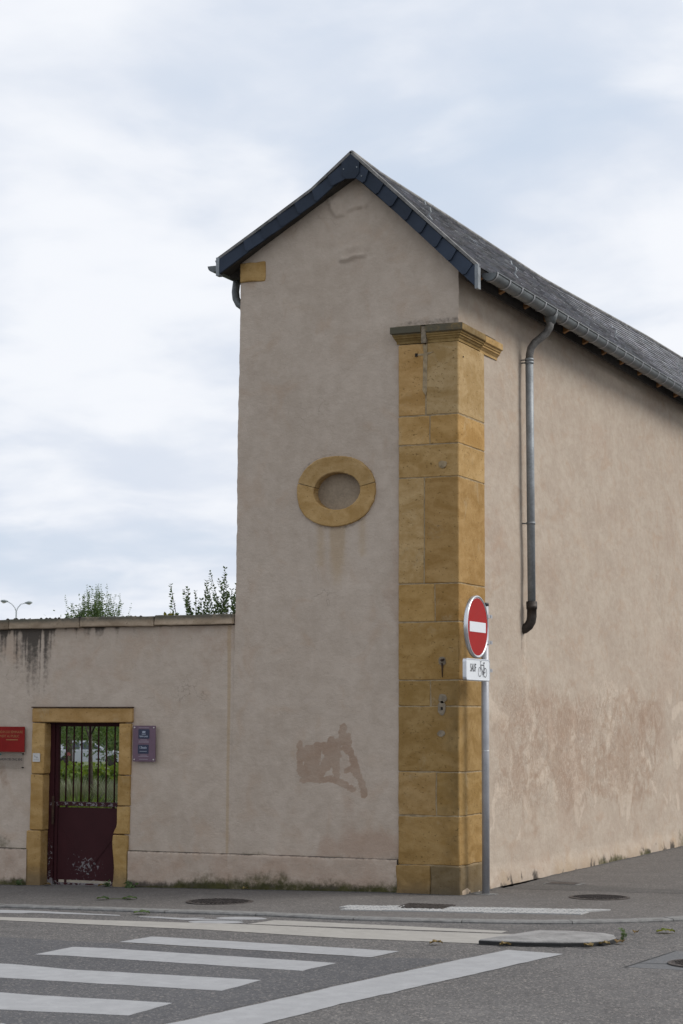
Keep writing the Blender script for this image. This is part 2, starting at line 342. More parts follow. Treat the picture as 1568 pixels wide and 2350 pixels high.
# asphalt and paint ------------------------------------------------------
def asphalt(name, a, c, grain=1.0):
    mt, t, b, _ = newmat(name); p = worldpos(t)
    n1 = t.noise(t.scale(p, 1, 0.6, 1), 0.45, 5.0, 0.6, 0.5); n2 = t.noise(p, 3.5, 5.0, 0.65)
    v1 = t.new('ShaderNodeTexVoronoi', {'Vector': p, 'Scale': 75.0}); g = t.noise(p, 160.0, 2.0)
    cc = t.mix(t.ramp(t.math('ADD', t.math('MULTIPLY', n1, 0.6), t.math('MULTIPLY', n2, 0.4)), 0.32, 0.68), a, c)
    sp = t.new('ShaderNodeSeparateColor', {0: v1.outputs['Color']})
    cc = t.mix(t.math('MULTIPLY', t.ramp(sp.outputs[0], 0.78, 0.97), 0.55*grain), cc, (0.34, 0.31, 0.28))
    cc = t.mix(t.math('MULTIPLY', t.ramp(sp.outputs[1], 0.72, 0.95), 0.60*grain), cc, tuple(x*0.40 for x in a))
    cc = t.mix(t.math('MULTIPLY', t.ramp(g, 0.5, 0.7), 0.25), cc, tuple(x*0.6 for x in a))
    # oil and tar spots
    cc = t.mix(t.math('MULTIPLY', t.ramp(t.noise(t.scale(p, 1, 1.6, 1), 5.0, 2.0, 0.3), 0.72, 0.80), 0.5), cc, tuple(x*0.45 for x in a))
    h = t.math('ADD', t.math('MULTIPLY', v1.outputs['Distance'], -0.7), t.math('MULTIPLY', g, 0.5))
    setc(t, b, cc, 0.88, h, 0.45*grain, 0.01, spec=0.2); M[name] = mt
asphalt('asphalt_road', (0.090, 0.086, 0.085), (0.136, 0.130, 0.127), 1.0)
asphalt('asphalt_dark', (0.075, 0.075, 0.080), (0.098, 0.097, 0.101), 0.7)
asphalt('asphalt_path', (0.100, 0.093, 0.088), (0.140, 0.131, 0.125), 0.7)
asphalt('asphalt_patch', (0.080, 0.076, 0.073), (0.105, 0.099, 0.094), 0.5)
asphalt('concrete_patch', (0.105, 0.108, 0.114), (0.128, 0.130, 0.134), 0.3)
simple('joint_tar', (0.018, 0.018, 0.019), 0.8, 0, 0.1)
simple('kerb_stone', (0.165, 0.163, 0.158), 0.9, 0, 0.16, 14.0, 0.4)
simple('island_concrete', (0.215, 0.21, 0.205), 0.9, 0, 0.16, 5.0, 0.4)
simple('iron_cover', (0.055, 0.046, 0.042), 0.6, 0.3, 0.3, 18.0, 0.4)
def paint(name, c, wear):
    mt, t, b, _ = newmat(name); p = worldpos(t)
    n1 = t.noise(p, 6.0, 6.0, 0.7, 0.4); n2 = t.noise(t.scale(p, 3.0, 14.0, 1), 3.0, 5.0, 0.7); g = t.noise(p, 130.0, 2.0)
    cc = t.mix(t.ramp(n1, 0.35, 0.7), tuple(x*0.86 for x in c), c)
    cc = t.mix(t.math('MULTIPLY', t.ramp(g, 0.52, 0.75), 0.25), cc, tuple(x*0.55 for x in c))
    w_ = t.math('MULTIPLY', t.ramp(n2, wear, wear+0.10), 0.85)
    cc = t.mix(w_, cc, (0.15, 0.145, 0.14))
    sc2 = t.noise(t.scale(p, 1, 0.25, 1, (3, 2, 0)), 5.0, 4.0, 0.7)
    cc = t.mix(t.math('MULTIPLY', t.ramp(sc2, 0.62, 0.75), 0.35), cc, tuple(x*0.6 for x in c))
    setc(t, b, cc, 0.75, g, 0.3, 0.006, spec=0.3); M[name] = mt
paint('paint_white', (0.325, 0.328, 0.336), 0.61)
paint('paint_cream', (0.335, 0.32, 0.295), 0.66)
paint('paint_block', (0.39, 0.39, 0.385), 0.60)

# maroon gate paint with chipped grey primer ---------------------------
mt, t, b, _ = newmat('gate_paint'); p = worldpos(t); s3 = t.new('ShaderNodeSeparateXYZ', {0: p})
n = t.noise(p, 26.0, 5.0, 0.7, 0.6); n2 = t.noise(p, 5.0, 3.0)
dx = t.math('MULTIPLY', t.math('SUBTRACT', s3.outputs[0], -4.60), 3.6); dz = t.math('MULTIPLY', t.math('SUBTRACT', s3.outputs[2], 0.13), 6.0)
g = t.math('EXPONENT', t.math('MULTIPLY', t.math('ADD', t.math('MULTIPLY', dx, dx), t.math('MULTIPLY', dz, dz)), -1.0))
edge_rail = t.ramp(t.math('ABSOLUTE', t.math('SUBTRACT', s3.outputs[2], 0.835)), 0.035, 0.015)
edge_bot = t.ramp(s3.outputs[2], 0.0, -0.05)
edge_st = t.math('MULTIPLY', t.ramp(s3.outputs[0], -4.995, -5.02), t.ramp(s3.outputs[2], 0.9, 0.2))
amt = t.math('ADD', t.math('ADD', t.math('MULTIPLY', g, 0.215), t.math('MULTIPLY', edge_rail, 0.20)), t.math('ADD', t.math('MULTIPLY', edge_bot, 0.2), t.math('MULTIPLY', edge_st, 0.16)))
chip = t.ramp(t.math('ADD', n, amt), 0.73, 0.76)
c = t.mix(n2, (0.030, 0.008, 0.010), (0.048, 0.013, 0.016)); c = t.mix(t.math('MULTIPLY', chip, 0.9), c, (0.20, 0.19, 0.195))
setc(t, b, c, 0.6, chip, -0.3, 0.004, spec=0.15); M['gate_paint'] = mt

# ------------------------------------------------------------------ ground
def zp(x): return max(-0.1, 0.02*min(x+0.9, 0.0))
RZ = -0.020      # road below pavement
def sheet(name, poly, dz, mat, parent=None, jitter=0.0, step=0.12, z_fn=zp):
    pts = []
    n = len(poly)
    for i in range(n):
        a = Vector(poly[i]); c = Vector(poly[(i+1) % n]); L = (c-a).length
        k = max(1, int(L/step)) if jitter else 1
        for j in range(k):
            q = a.lerp(c, j/k)
            if jitter: q = q+Vector((random.gauss(0, jitter), random.gauss(0, jitter)))
            pts.append(q)
    bm = bmesh.new(); f = bm.faces.new([bm.verts.new((p.x, p.y, 0)) for p in pts])
    bm.normal_update()
    if f.normal.z < 0: f.normal_flip()
    if len(pts) > 4: bmesh.ops.triangulate(bm, faces=bm.faces[:])
    for xc in (-0.9, -5.9):
        bmesh.ops.bisect_plane(bm, geom=bm.verts[:]+bm.edges[:]+bm.faces[:], plane_co=(xc, 0, 0), plane_no=(1, 0, 0))
    for v in bm.verts: v.co.z = z_fn(v.co.x)+dz
    me = bpy.data.meshes.new(name); bm.to_mesh(me); bm.free(); me.materials.append(M[mat])
    return link(name, me, parent)

# terrain to the horizon
gx = np.concatenate([[-2500, -900, -300], np.linspace(-140, 60, 41), [300, 900, 2500]])
gy = np.concatenate([[-2500, -900, -300, -60, -20, -6, 0.16, 0.20], np.linspace(1, 140, 60), [300, 900, 2500]])
GX, GY = np.meshgrid(gx, gy)
def terrain_z(x, y):
    zg = -0.10-0.82*sst(18, 75, y); return np.where(y < 0.18, -0.32, np.where(x > -0.4, -0.32, zg))
P = np.stack([GX, GY, terrain_z(GX, GY)], -1)
o = link('ground', grid_mesh('ground', P, mat=M['soil_grass'])); tag(o, 'grassy ground stretching from the garden to the horizon', kind='structure')

gp = sheet('garden_path', [(-5.5, .39), (-3.7, .39), (-4.6, 3.0), (-6.4, 6.0), (-7.6, 6.0), (-6.2, 3.0)], -.085, 'gravel', None, .03, .25, z_fn=lambda x: 0.0)
tag(gp, 'pale gravel path behind the iron gate', kind='structure')
road = sheet('road', [(-80, -60), (80, -60), (80, 90), (0.6, 90), (0.6, 0.1), (-80, 0.1)], RZ, 'asphalt_road')
tag(road, 'grey asphalt road in front of the building', kind='structure')
kerb_pts = [(-40, -2.5), (-12, -2.5), (-6, -2.5), (-3.95, -2.53), (-1.89, -2.67), (-0.92, -2.72), (-0.11, -2.74), (0.48, -2.63), (1.25, -2.43), (1.81, -2.22), (2.30, -1.88), (2.73, -1.45), (3.10, -0.90), (3.40, 0.0), (3.6, 2.0), (3.7, 10), (3.7, 60)]
def resample(pts, step):
    P = [Vector((p[0], p[1])) for p in pts]; out = [P[0]]; acc = 0
    for a, c in zip(P[:-1], P[1:]):
        L = (c-a).length; d = step-acc
        while d <= L: out.append(a.lerp(c, d/L)); d += step
        acc = (acc+L) % step
    return out
KP = resample(kerb_pts, 0.25)
def normals(P):
    out = []
    for i in range(len(P)):
        t_ = (P[min(i+1, len(P)-1)]-P[max(i-1, 0)]).normalized(); out.append(Vector((-t_.y, t_.x)))
    return out
KN = normals(KP); KW = 0.17
back = [p+n*(KW+0.004) for p, n in zip(KP, KN)]
pav = sheet('pavement', [tuple(p) for p in back]+[(-0.3, 60), (-0.3, 0.15), (-40, 0.15)], 0.0, 'asphalt_path')
tag(pav, 'worn asphalt pavement along both walls', kind='structure')
kerb = bpy.data.objects.new('kerb', None); COL.objects.link(kerb); tag(kerb, 'low dressed stone kerb curving round the corner', kind='structure')
for i0 in range(40*4-60, len(KP)-5, 4):
    if KP[i0].y > 12: break
    mb = MB(); n = 5; prof = []
    for j in range(n):
        q = KP[i0+j].copy(); t_ = (KP[min(i0+j+1, len(KP)-1)]-KP[i0+j]).normalized()
        if j == 0: q = q+t_*0.004
        if j == n-1: q = q-t_*0.004
        nn = KN[i0+j]; z = zp(q.x); e = random.gauss(0, 0.0015)
        for (o_, zz_) in ((0.006, -0.12), (0, -0.008), (0.014, 0.004+e), (KW, 0.006+e), (KW, -0.12)):
            prof.append((q.x+nn.x*o_, q.y+nn.y*o_, z+zz_))
    fs = [(a*5+k, (a+1)*5+k, (a+1)*5+(k+1) % 5, a*5+(k+1) % 5) for a in range(n-1) for k in range(5)]+[(0, 1, 2, 3, 4), tuple((n-1)*5+k for k in (4, 3, 2, 1, 0))]
    mb.add(prof, fs); mb.build('kerb_stone', M['kerb_stone'], kerb, fix=True)

# road surface patches and painted markings (parts of the road)
sheet('dark_asphalt_patch', [(-14, -5.0), (-2.26, -5.07), (-1.01, -5.26), (1.26, -5.29), (1.87, -5.06), (1.66, -7.0), (1.45, -9.0), (1.1, -13), (-14, -13)], RZ+0.0015, 'asphalt_dark', road, 0.006)
P8 = RZ+0.003
for nm, poly in (('lane_line', [(-14, -3.45), (-3.35, -3.44), (-1.44, -3.50), (0.19, -3.44), (1.76, -3.20), (1.71, -4.02), (0.49, -4.12), (-1.16, -4.01), (-3.16, -3.73), (-14, -3.70)]),
                 ('lane_line', [(-0.72, -3.43), (-0.66, -3.01), (1.58, -2.99), (1.58, -3.17)])):
    sheet(nm, poly, P8, 'paint_cream', road, 0.004)
sheet('edge_line', [(-12, -2.76), (-3.80, -2.76), (-3.45, -2.76), (-2.31, -2.97), (-2.27, -3.04), (-3.30, -2.98), (-3.36, -3.06), (-3.59, -3.07), (-12, -3.07)], P8, 'paint_white', road, 0.003)
for poly in ([(-0.99, -4.71), (1.31, -4.81), (1.26, -5.27), (-1.03, -5.19)], [(-1.20, -5.61), (1.17, -5.72), (1.14, -6.26), (-1.20, -6.19)],
             [(-1.35, -6.77), (-0.40, -6.92), (1.10, -6.85), (1.11, -7.47), (-0.62, -7.53), (-1.35, -7.48)], [(-1.30, -8.15), (0.12, -8.18), (1.09, -8.12), (1.11, -8.72), (0.25, -8.84), (-1.30, -8.80)],
             [(-1.3, -9.32), (0.62, -9.32), (0.64, -9.98), (-1.3, -10.0)]):
    sheet('crosswalk_stripe', poly, P8+0.0005, 'paint_white', road, 0.004)
sheet('stop_line', [(2.05, -4.35), (2.53, -4.42), (2.33, -5.9), (2.09, -7.69), (2.01, -8.65), (1.93, -10.6), (1.36, -10.6), (1.49, -8.89), (1.54, -8.50), (1.71, -6.84), (1.79, -6.26), (1.91, -5.27)], P8+0.0005, 'paint_white', road, 0.005)
# bicycle symbol on the cycle lane
def ring2(cx, cy, rx, ry, a=0, n=28): return [(cx+rx*math.cos(q)*math.cos(a)-ry*math.sin(q)*math.sin(a), cy+rx*math.cos(q)*math.sin(a)+ry*math.sin(q)*math.cos(a)) for q in [2*math.pi*i/n for i in range(n)]]
sym = bpy.data.objects.new('bicycle_symbol', None); COL.objects.link(sym); sym.parent = road
sheet('wheel', ring2(-1.02, -2.98, 0.25, 0.135, 0.05), P8, 'paint_white', sym)
sheet('wheel', ring2(-1.08, -3.37, 0.265, 0.135, 0.08), P8, 'paint_white', sym)
sheet('frame', [(-2.04, -3.06), (-1.87, -3.02), (-1.59, -3.10), (-1.40, -3.01), (-1.36, -3.05), (-1.42, -3.10), (-1.14, -3.15), (-0.90, -3.16), (-0.90, -3.20), (-1.20, -3.20), (-1.44, -3.27), (-1.80, -3.16), (-2.04, -3.11)], P8, 'paint_white', sym)
# concrete patch round the manhole at the right, with its cut joints
sheet('concrete_patch', [(3.21, -5.01), (3.28, -3.83), (4.4, -3.78), (4.5, -5.02)], RZ+0.0015, 'concrete_patch', road, 0.004)
sheet('saw_cut', [(3.195, -5.02), (3.215, -5.02), (3.285, -3.83), (3.27, -3.82)], RZ+0.003, 'joint_tar', road, 0.002)
sheet('saw_cut', [(3.225, -4.73), (3.225, -4.745), (3.50, -4.68), (3.50, -4.665)], RZ+0.003, 'joint_tar', road, 0.001)
sheet('tar_seam', [(2.02, -8.72), (2.9, -8.36), (3.7, -8.12), (4.6, -7.92), (4.6, -7.935), (3.7, -8.135), (2.9, -8.378), (2.02, -8.74)], RZ+0.002, 'joint_tar', road, .003)
# trench repair strip along the side pavement
sheet('trench_patch', [(0.03, 1.10), (0.25, 0.92), (0.9, 1.05), (2.0, 1.15), (3.4, 1.5), (3.4, 1.95), (2.0, 1.6), (1.0, 1.75), (0.4, 2.2), (0.03, 2.5)], 0.0015, 'asphalt_patch', pav, 0.012)
# contact shade along the wall foot, laid as a dark strip with grime
sheet('contact_shade_strip', [(-12, -.03), (-5.27, -.05), (-5.08, -.03), (-4.12, -.03), (-3.94, -.045), (-2.68, -.04), (-.68, -.045), (.035, -.05), (.035, 1.5), (.035, 4), (.035, 9.5), (.085, 9.5), (.10, 6), (.075, 4), (.12, 1.5), (.11, -.11), (-.68, -.12), (-1.6, -.10), (-2.7, -.13), (-3.94, -.11), (-4.6, -.07), (-5.3, -.12), (-12, -.10)], .0015, 'asphalt_patch', pav, .012, .07)
# tactile strip of white paving blocks
tp0, tp1 = Vector((-0.55, -1.62)), Vector((1.76, -0.98)); bp0, bp1 = Vector((-0.52, -2.10)), Vector((1.78, -1.50))
nb_ = 12
for row in range(2):
    for k in range(nb_):
        a0, a1 = (k+0.02+(0.45 if row else 0))/nb_, (k+0.98+(0.45 if row else 0))/nb_
        a0 = max(0, a0); a1 = min(1, a1)
        if a1-a0 < 0.03: continue
        if row == 0 and 2.9 < k+0.5 < 5.2: continue                # the iron grid plate sits here
        def pt(a, v):
            top = tp0.lerp(tp1, a); bot = bp0.lerp(bp1, a); return top.lerp(bot, v)
        v0, v1 = (0.02, 0.49) if row == 0 else (0.51, 0.98)
        if k == nb_-1 and row == 0: q = [pt(a0, v0), pt(1.06, v0), pt(0.985, v1), pt(a0, v1)]
        else: q = [pt(a0, v0), pt(a1, v0), pt(a1, v1), pt(a0, v1)]
        q = [Vector((c_.x+random.gauss(0, .004), c_.y+random.gauss(0, .004))) for c_ in q]
        zt_ = 0.010+random.gauss(0, .0015); mb = MB()
        mb.add([(c_.x, c_.y, zp(c_.x)-0.02) for c_ in q]+[(c_.x, c_.y, zp(c_.x)+zt_) for c_ in q], [(3, 2, 1, 0)[::-1], (4, 5, 6, 7)[::-1], (0, 1, 5, 4), (1, 2, 6, 5), (2, 3, 7, 6), (3, 0, 4, 7)])
        # raised warning studs
        for iu in range(3):
            for iv in range(3):
                c_ = q[0].lerp(q[1], (iu+.5)/3).lerp(q[3].lerp(q[2], (iu+.5)/3), (iv+.5)/3)
                mb.tube([(c_.x, c_.y, zp(c_.x)+zt_-.001), (c_.x, c_.y, zp(c_.x)+zt_+.005)], [0.016, 0.011], 6)
        mb.build('paving_block', M['paint_block'], pav, fix=True)

# ------------------------------------------------------------------ covers and island
def round_cover(loc, r, label, dome=0.0, rot=0.3):
    x, y, z = loc; t_ = thing('manhole_cover', loc, label, 'manhole cover', 'manhole covers in the street')
    ringp = [(r, 0.0), (r, 0.006), (r*0.90, 0.008), (r*0.90, 0.0)]
    n = 48; mb = MB(); vs_ = []
    for i in range(n):
        q = 2*math.pi*i/n; vs_ += [(x+a*math.cos(q), y+a*math.sin(q), z+h) for a, h in ringp]
    mb.add(vs_, [(i*4+j, ((i+1) % n)*4+j, ((i+1) % n)*4+j+1, i*4+j+1) for i in range(n) for j in range(3)]); mb.build('rim', M['iron_cover'], t_, fix=True)
    mb = MB(); vs_ = [(x, y, z+0.006+dome)]+[(x+r*0.885*math.cos(2*math.pi*i/n), y+r*0.885*math.sin(2*math.pi*i/n), z+0.004) for i in range(n)]
    mb.add(vs_, [(0, 1+i, 1+(i+1) % n) for i in range(n)]); lid = mb.build('lid', M['iron_cover'], t_)
    mb = MB(); k = int(r/0.045)
    for i in range(-k, k+1):
        for j in range(-k, k+1):
            u, v = i*0.042+(j % 2)*0.021, j*0.042
            if math.hypot(u, v) < r*0.82:
                a = u*math.cos(rot)-v*math.sin(rot); c_ = u*math.sin(rot)+v*math.cos(rot)
                mb.box(x+a-.012, x+a+.012, y+c_-.006, y+c_+.006, z+0.003, z+0.0115+dome*0.7)
    s_ = mb.build('tread_studs', M['iron_cover'], lid); s_['kind'] = 'stuff'
    return t_
round_cover((-1.96, -1.60, zp(-1.96)+.001), 0.34, 'dark round iron manhole cover on the pavement below the gable wall', 0.004)
round_cover((1.40, 0.35, 0.001), 0.31, 'round iron manhole cover with lug pattern beside the sign pole and side wall')
round_cover((3.72, -4.58, RZ+.005), 0.30, 'iron manhole cover set in a grey concrete square at the right edge')
# small flat box cover by the side wall and iron grid plate in the white blocks
t_ = thing('inspection_hatch', (0.54, 1.84, 0.004), 'small flat rectangular iron hatch close to the side wall', 'hatch')
MB().box(0.34, 0.74, 1.70, 2.00, 0.001, 0.006).build('frame', M['kerb_stone'], t_); MB().box(0.37, 0.71, 1.73, 1.97, 0.0065, 0.010).build('lid', M['iron_cover'], t_)
t_ = thing('grid_plate', (0.19, -1.4, 0.0), 'square rusty iron grid plate cut into the white paving blocks', 'grid plate')
MB().add([(-0.03, -1.68, 0.002), (0.44, -1.63, 0.002), (0.40, -1.16, 0.002), (-0.08, -1.20, 0.002)]+[(-0.03, -1.68, 0.012), (0.44, -1.63, 0.012), (0.40, -1.16, 0.012), (-0.08, -1.20, 0.012)], [(3, 2, 1, 0), (4, 5, 6, 7), (0, 1, 5, 4), (1, 2, 6, 5), (2, 3, 7, 6), (3, 0, 4, 7)]).build('plate', M['iron_cover'], t_)
mb = MB()
for i in range(11):
    for j in range(11):
        c_ = Vector((-0.02, -1.665)).lerp(Vector((0.425, -1.615)), (i+.5)/11).lerp(Vector((-0.07, -1.21)).lerp(Vector((0.39, -1.17)), (i+.5)/11), (j+.5)/11)
        mb.box(c_.x-.012, c_.x+.012, c_.y-.012, c_.y+.012, 0.0125, 0.017)
mb.build('tread_studs', M['iron_cover'], t_)['kind'] = 'stuff'
# traffic island
isl = [(1.70, -4.05), (1.76, -3.75), (1.91, -3.12), (2.22, -3.08), (2.48, -3.12), (2.60, -3.22), (2.67, -3.40), (2.665, -3.62), (2.56, -3.82), (2.36, -3.95), (2.09, -4.03), (1.90, -4.06)]
t_ = thing('traffic_island', (2.2, -3.6, RZ), 'low rounded grey concrete island at the end of the cycle lane line', 'traffic island')
cx_, cy_ = 2.2, -3.58
mb = MB(); n = len(isl); L = []
for s_, z in ((0.995, RZ-0.02), (1.0, RZ+0.030), (0.985, RZ+0.040), (0.80, RZ+0.046), (0.4, RZ+0.050)):
    L.append([(cx_+(x-cx_)*s_, cy_+(y-cy_)*s_, z+random.gauss(0, .001)) for x, y in isl])
mb.add([p for l in L for p in l], [(i*n+j, i*n+(j+1) % n, (i+1)*n+(j+1) % n, (i+1)*n+j) for i in range(4) for j in range(n)]+[tuple(4*n+j for j in range(n))])
mb.build('island_body', M['island_concrete'], t_, fix=True)
mb = MB(); mb.add([(cx_+(x-cx_)*k, cy_+(y-cy_)*k, z) for k, z in ((1.004, RZ-.01), (1.008, RZ+.026), (1.001, RZ+.033)) for x, y in isl], [(i*n+j, i*n+(j+1) % n, (i+1)*n+(j+1) % n, (i+1)*n+j) for i in range(2) for j in range(n)]); mb.build('rubber_edge', M['tyre'], t_, fix=True)
sheet('gutter_dirt', [(cx_+(x-cx_)*1.035, cy_+(y-cy_)*1.05) for x, y in isl], RZ+.006, 'joint_tar', road, .012, .06)

# ------------------------------------------------------------------ gabled building
bld = thing('gabled_building', (-1.3, 0, 0), 'tall narrow rendered building with slate gable roof, oval niche and sandstone corner pilaster', 'building')
def xleft(z): return np.interp(z, [0, 2.95, 6.73, 8], [-2.683, -2.633, -2.600, -2.592])
def roofz(x):   # underside line of the verge
    return np.where(x > -1.18, 7.93-(x+1.18)*0.953, np.where(x > -1.65, 7.93-(-1.18-x)*0.765, 7.57-(-1.65-x)*0.577))
zs = np.arange(-0.12, 7.96, 0.02); us = np.linspace(0, 1, 136)
ZZ, UU = np.meshgrid(zs, us, indexing='ij'); XL = xleft(ZZ); XX = XL*(1-UU)+0.0*UU
XX = XX+np.where(UU == 0, (fbm(ZZ*9, ZZ*0+1, 3, 2)-0.5)*0.018, 0)+np.where(UU == 1, .002+fbm(ZZ*11, ZZ*0+4, 3, 5)*0.014, 0)
YY = (fbm(XX*1.1, ZZ*1.1, 3, 1)-0.5)*0.035+(fbm(XX*6, ZZ*6, 3, 9)-0.5)*0.008
# old plaster scars below the ridge
wxs = XX+(fbm(XX*12, ZZ*12, 3, 33)-.5)*.05; wzs = ZZ+(fbm(XX*10, ZZ*10, 3, 34)-.5)*.045
def ridge(pts, r, h): return stroke(wxs, wzs, pts, r, r*0.9)*h*(.4+1.1*fbm(XX*16, ZZ*16, 3, 35))
rel = ridge([(-1.50, 7.52), (-1.47, 7.42), (-1.42, 7.33), (-1.37, 7.345)], 0.022, 0.022)+stroke(wxs, wzs, [(-1.42, 7.50), (-1.40, 7.42)], 0.06, 0.02)*0.012
rel += ridge([(-1.26, 7.395), (-1.07, 7.41)], 0.016, 0.020)+stroke(wxs, wzs, [(-1.2, 7.46), (-1.05, 7.48)], 0.06, 0.03)*0.010
rel += ridge([(-1.37, 6.845), (-1.08, 6.862)], 0.016, 0.022)+stroke(wxs, wzs, [(-1.33, 6.91), (-1.1, 6.95)], 0.06, 0.03)*0.010
rel += stroke(wxs, wzs, [(-1.22, 7.38), (-1.23, 7.0)], 0.08, 0.03)*0.008
YY = YY*sst(0, .15, -XX)-rel*1.3
F = lambda a, b, sc_, s_=0: fbm(a*sc_, b*sc_, 4, s_)
S1 = np.zeros(ZZ.shape+(4,)); S2 = np.zeros_like(S1)
patch = [([(-1.831, 1.541), (-1.822, 1.246), (-1.779, 1.157)], .042), ([(-1.738, 1.480), (-1.716, 1.376), (-1.736, 1.196)], .056), ([(-1.624, 1.515), (-1.638, 1.376), (-1.658, 1.197)], .056), ([(-1.553, 1.52), (-1.496, 1.416), (-1.58, 1.224)], .045), ([(-1.779, 1.157), (-1.509, 1.167), (-1.368, 1.138), (-1.2, 1.071)], .036), ([(-1.462, 1.580), (-1.44, 1.468), (-1.51, 1.301)], .050), ([(-1.391, 1.560), (-1.398, 1.379), (-1.411, 1.226)], .050), ([(-1.329, 1.715), (-1.321, 1.597), (-1.258, 1.47)], .050), ([(-1.265, 1.620), (-1.229, 1.445), (-1.159, 1.255), (-1.075, 1.016)], .045), ([(-1.299, 1.253), (-1.187, 1.305)], .030)]
wob = (F(XX, ZZ, 14, 3)-.5)*0.06+(F(XX, ZZ, 45, 13)-.5)*0.03
pm = np.zeros_like(XX)
for pts, r in patch: pm = np.maximum(pm, stroke(XX+wob, ZZ+wob*.6, pts, r, 0.014))
S1[..., 0] = np.clip(pm*(0.60+0.30*F(XX, ZZ*.8, 9, 8)), 0, 1)
S2[..., 1] = np.exp(-((XX+1.0)/.42)**2-((ZZ-.50)/.17)**2)*0.95+0.45*sst(.66, .40, ZZ)*F(XX, ZZ, 3, 4)
S2[..., 1] += 0.55*stroke(XX, ZZ, [(-1.22, 7.35), (-1.22, 6.9), (-1.2, 6.7)], .13, .1)*F(XX, ZZ, 6, 2)+0.5*sst(.55, .75, F(XX, ZZ*.7, 1.6, 12))
S2[..., 2] = stroke(XX, ZZ, [(-1.40, 3.88), (-1.40, 3.25)], .07, .07)*sst(3.0, 3.9, ZZ)*1.3+stroke(XX, ZZ, [(-1.60, 3.92), (-1.60, 3.5)], .05, .05)*.5+stroke(XX, ZZ, [(-1.1, 3.95), (-1.1, 3.6)], .05, .05)*.5+0.25*stroke(XX, ZZ, [(-1.40, 3.9), (-1.40, 3.5)], .4, .3)
S2[..., 0] = 0.28*sst(.50, .75, F(XX, ZZ, 2.2, 31))
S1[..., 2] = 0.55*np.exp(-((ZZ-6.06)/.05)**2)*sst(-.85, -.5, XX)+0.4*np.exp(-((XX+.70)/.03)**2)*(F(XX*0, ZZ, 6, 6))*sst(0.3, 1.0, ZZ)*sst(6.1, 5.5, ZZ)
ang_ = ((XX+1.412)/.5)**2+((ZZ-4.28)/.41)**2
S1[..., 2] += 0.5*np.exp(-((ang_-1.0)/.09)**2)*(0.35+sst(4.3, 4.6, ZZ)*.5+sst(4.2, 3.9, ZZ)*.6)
S1[..., 1] = 0.75*sst(0.42, 0.34, ZZ)*(F(XX, ZZ*0, 7, 5))
ang = np.arctan2((ZZ-4.275)/.38, (XX+1.362)/.46)
inside = (((XX+1.412)/.40)**2+((ZZ-4.275)/.32)**2) < 1.0
quad_in = inside[:-1, :-1] & inside[1:, 1:] & inside[:-1, 1:] & inside[1:, :-1]
keep = ~quad_in & (ZZ[:-1, :-1] < roofz(XX[:-1, :-1])) & (ZZ[:-1, :-1] < roofz(XX[1:, 1:]))
link('gable_wall', grid_mesh('gable_wall', np.stack([XX, YY, ZZ], -1), keep, S1, S2, M['plaster_front']), bld)
# side wall along the lane
ys = np.concatenate([np.arange(0.0, 11.0, 0.03), np.arange(11.0, 20.2, 0.15)]); zs = np.arange(-0.15, 6.75, 0.026)
ZZ, YV = np.meshgrid(zs, ys, indexing='ij')
XX = (fbm(YV*.8, ZZ*.8, 3, 21)-.5)*.04+(fbm(YV*5, ZZ*4, 3, 22)-.5)*.010
XX = XX*sst(0, .4, YV)+0.035*sst(0.25, 0.0, ZZ)*(0.4+fbm(YV*4, ZZ*3, 3, 7))
S1 = np.zeros(ZZ.shape+(4,)); S2 = np.zeros_like(S1)
wy = YV+(F(YV, ZZ, 1.7, 41)-.5)*.9; wz = ZZ+(F(YV, ZZ, 1.3, 42)-.5)*.7
reg = sst(.75, 1.5, YV)*sst(8.9, 7.4, YV)*sst(.55, 1.0, ZZ+.08*(F(YV, ZZ, 2, 43)-.5))*sst(2.45, 1.9, ZZ+.5*(F(YV, ZZ, 1.1, 44)-.5))
veil = sst(.44, .60, fbm(wy*1.2, wz*1.6, 5, 45))
dr = sst(.47, .62, fbm(wy*3.0, wz*1.5, 4, 46))
S1[..., 0] = np.clip(reg*(veil*.42+dr*.22), 0, 1)
for pts, r in (([(3.3, 2.0), (3.0, 1.6), (3.3, 1.1), (3.6, .8)], .12), ([(4.4, 1.75), (4.9, 1.68), (5.05, 1.3), (4.8, .8)], .13), ([(6.0, .8), (6.0, 1.3), (6.4, 1.45), (6.7, 1.1), (6.75, .4)], .10), ([(6.5, 2.1), (6.8, 1.8), (7.1, 1.3)], .09), ([(2.1, 2.1), (2.6, 1.9), (2.7, 1.4)], .11), ([(8.3, 1.85), (8.5, 1.4)], .09), ([(1.3, 1.7), (1.6, 1.2), (2.2, 1.2), (2.4, .8)], .20), ([(5.3, 1.5), (5.5, 1.1), (5.9, .6)], .08)):
    S1[..., 0] = np.maximum(S1[..., 0], stroke(wy, wz, pts, r, .08)*.42*(0.5+F(YV, ZZ, 3, 47)))
lr = np.random.default_rng(11)
ay, az = YV+(F(YV, ZZ, 5, 60)-.5)*.10, ZZ+(F(YV, ZZ, 5, 61)-.5)*.10; lnz = .45+.8*F(YV, ZZ, 6, 62)
for k in range(34):
    cy0, cz0 = lr.uniform(1.5, 8.0), lr.uniform(.75, 1.95); ry, rz2 = lr.uniform(.22, .55), lr.uniform(.18, .45); a0 = lr.uniform(0, 6.28); sw = lr.uniform(2.4, 5.2)
    pts = [(cy0+ry*math.cos(a0+sw*j/10)+.05*j*lr.normal()*.3, cz0+rz2*math.sin(a0+sw*j/10)) for j in range(11)]
    S1[..., 0] = np.maximum(S1[..., 0], stroke(ay, az, pts, lr.uniform(.035, .075), .045)*lr.uniform(.45, .8)*lnz)
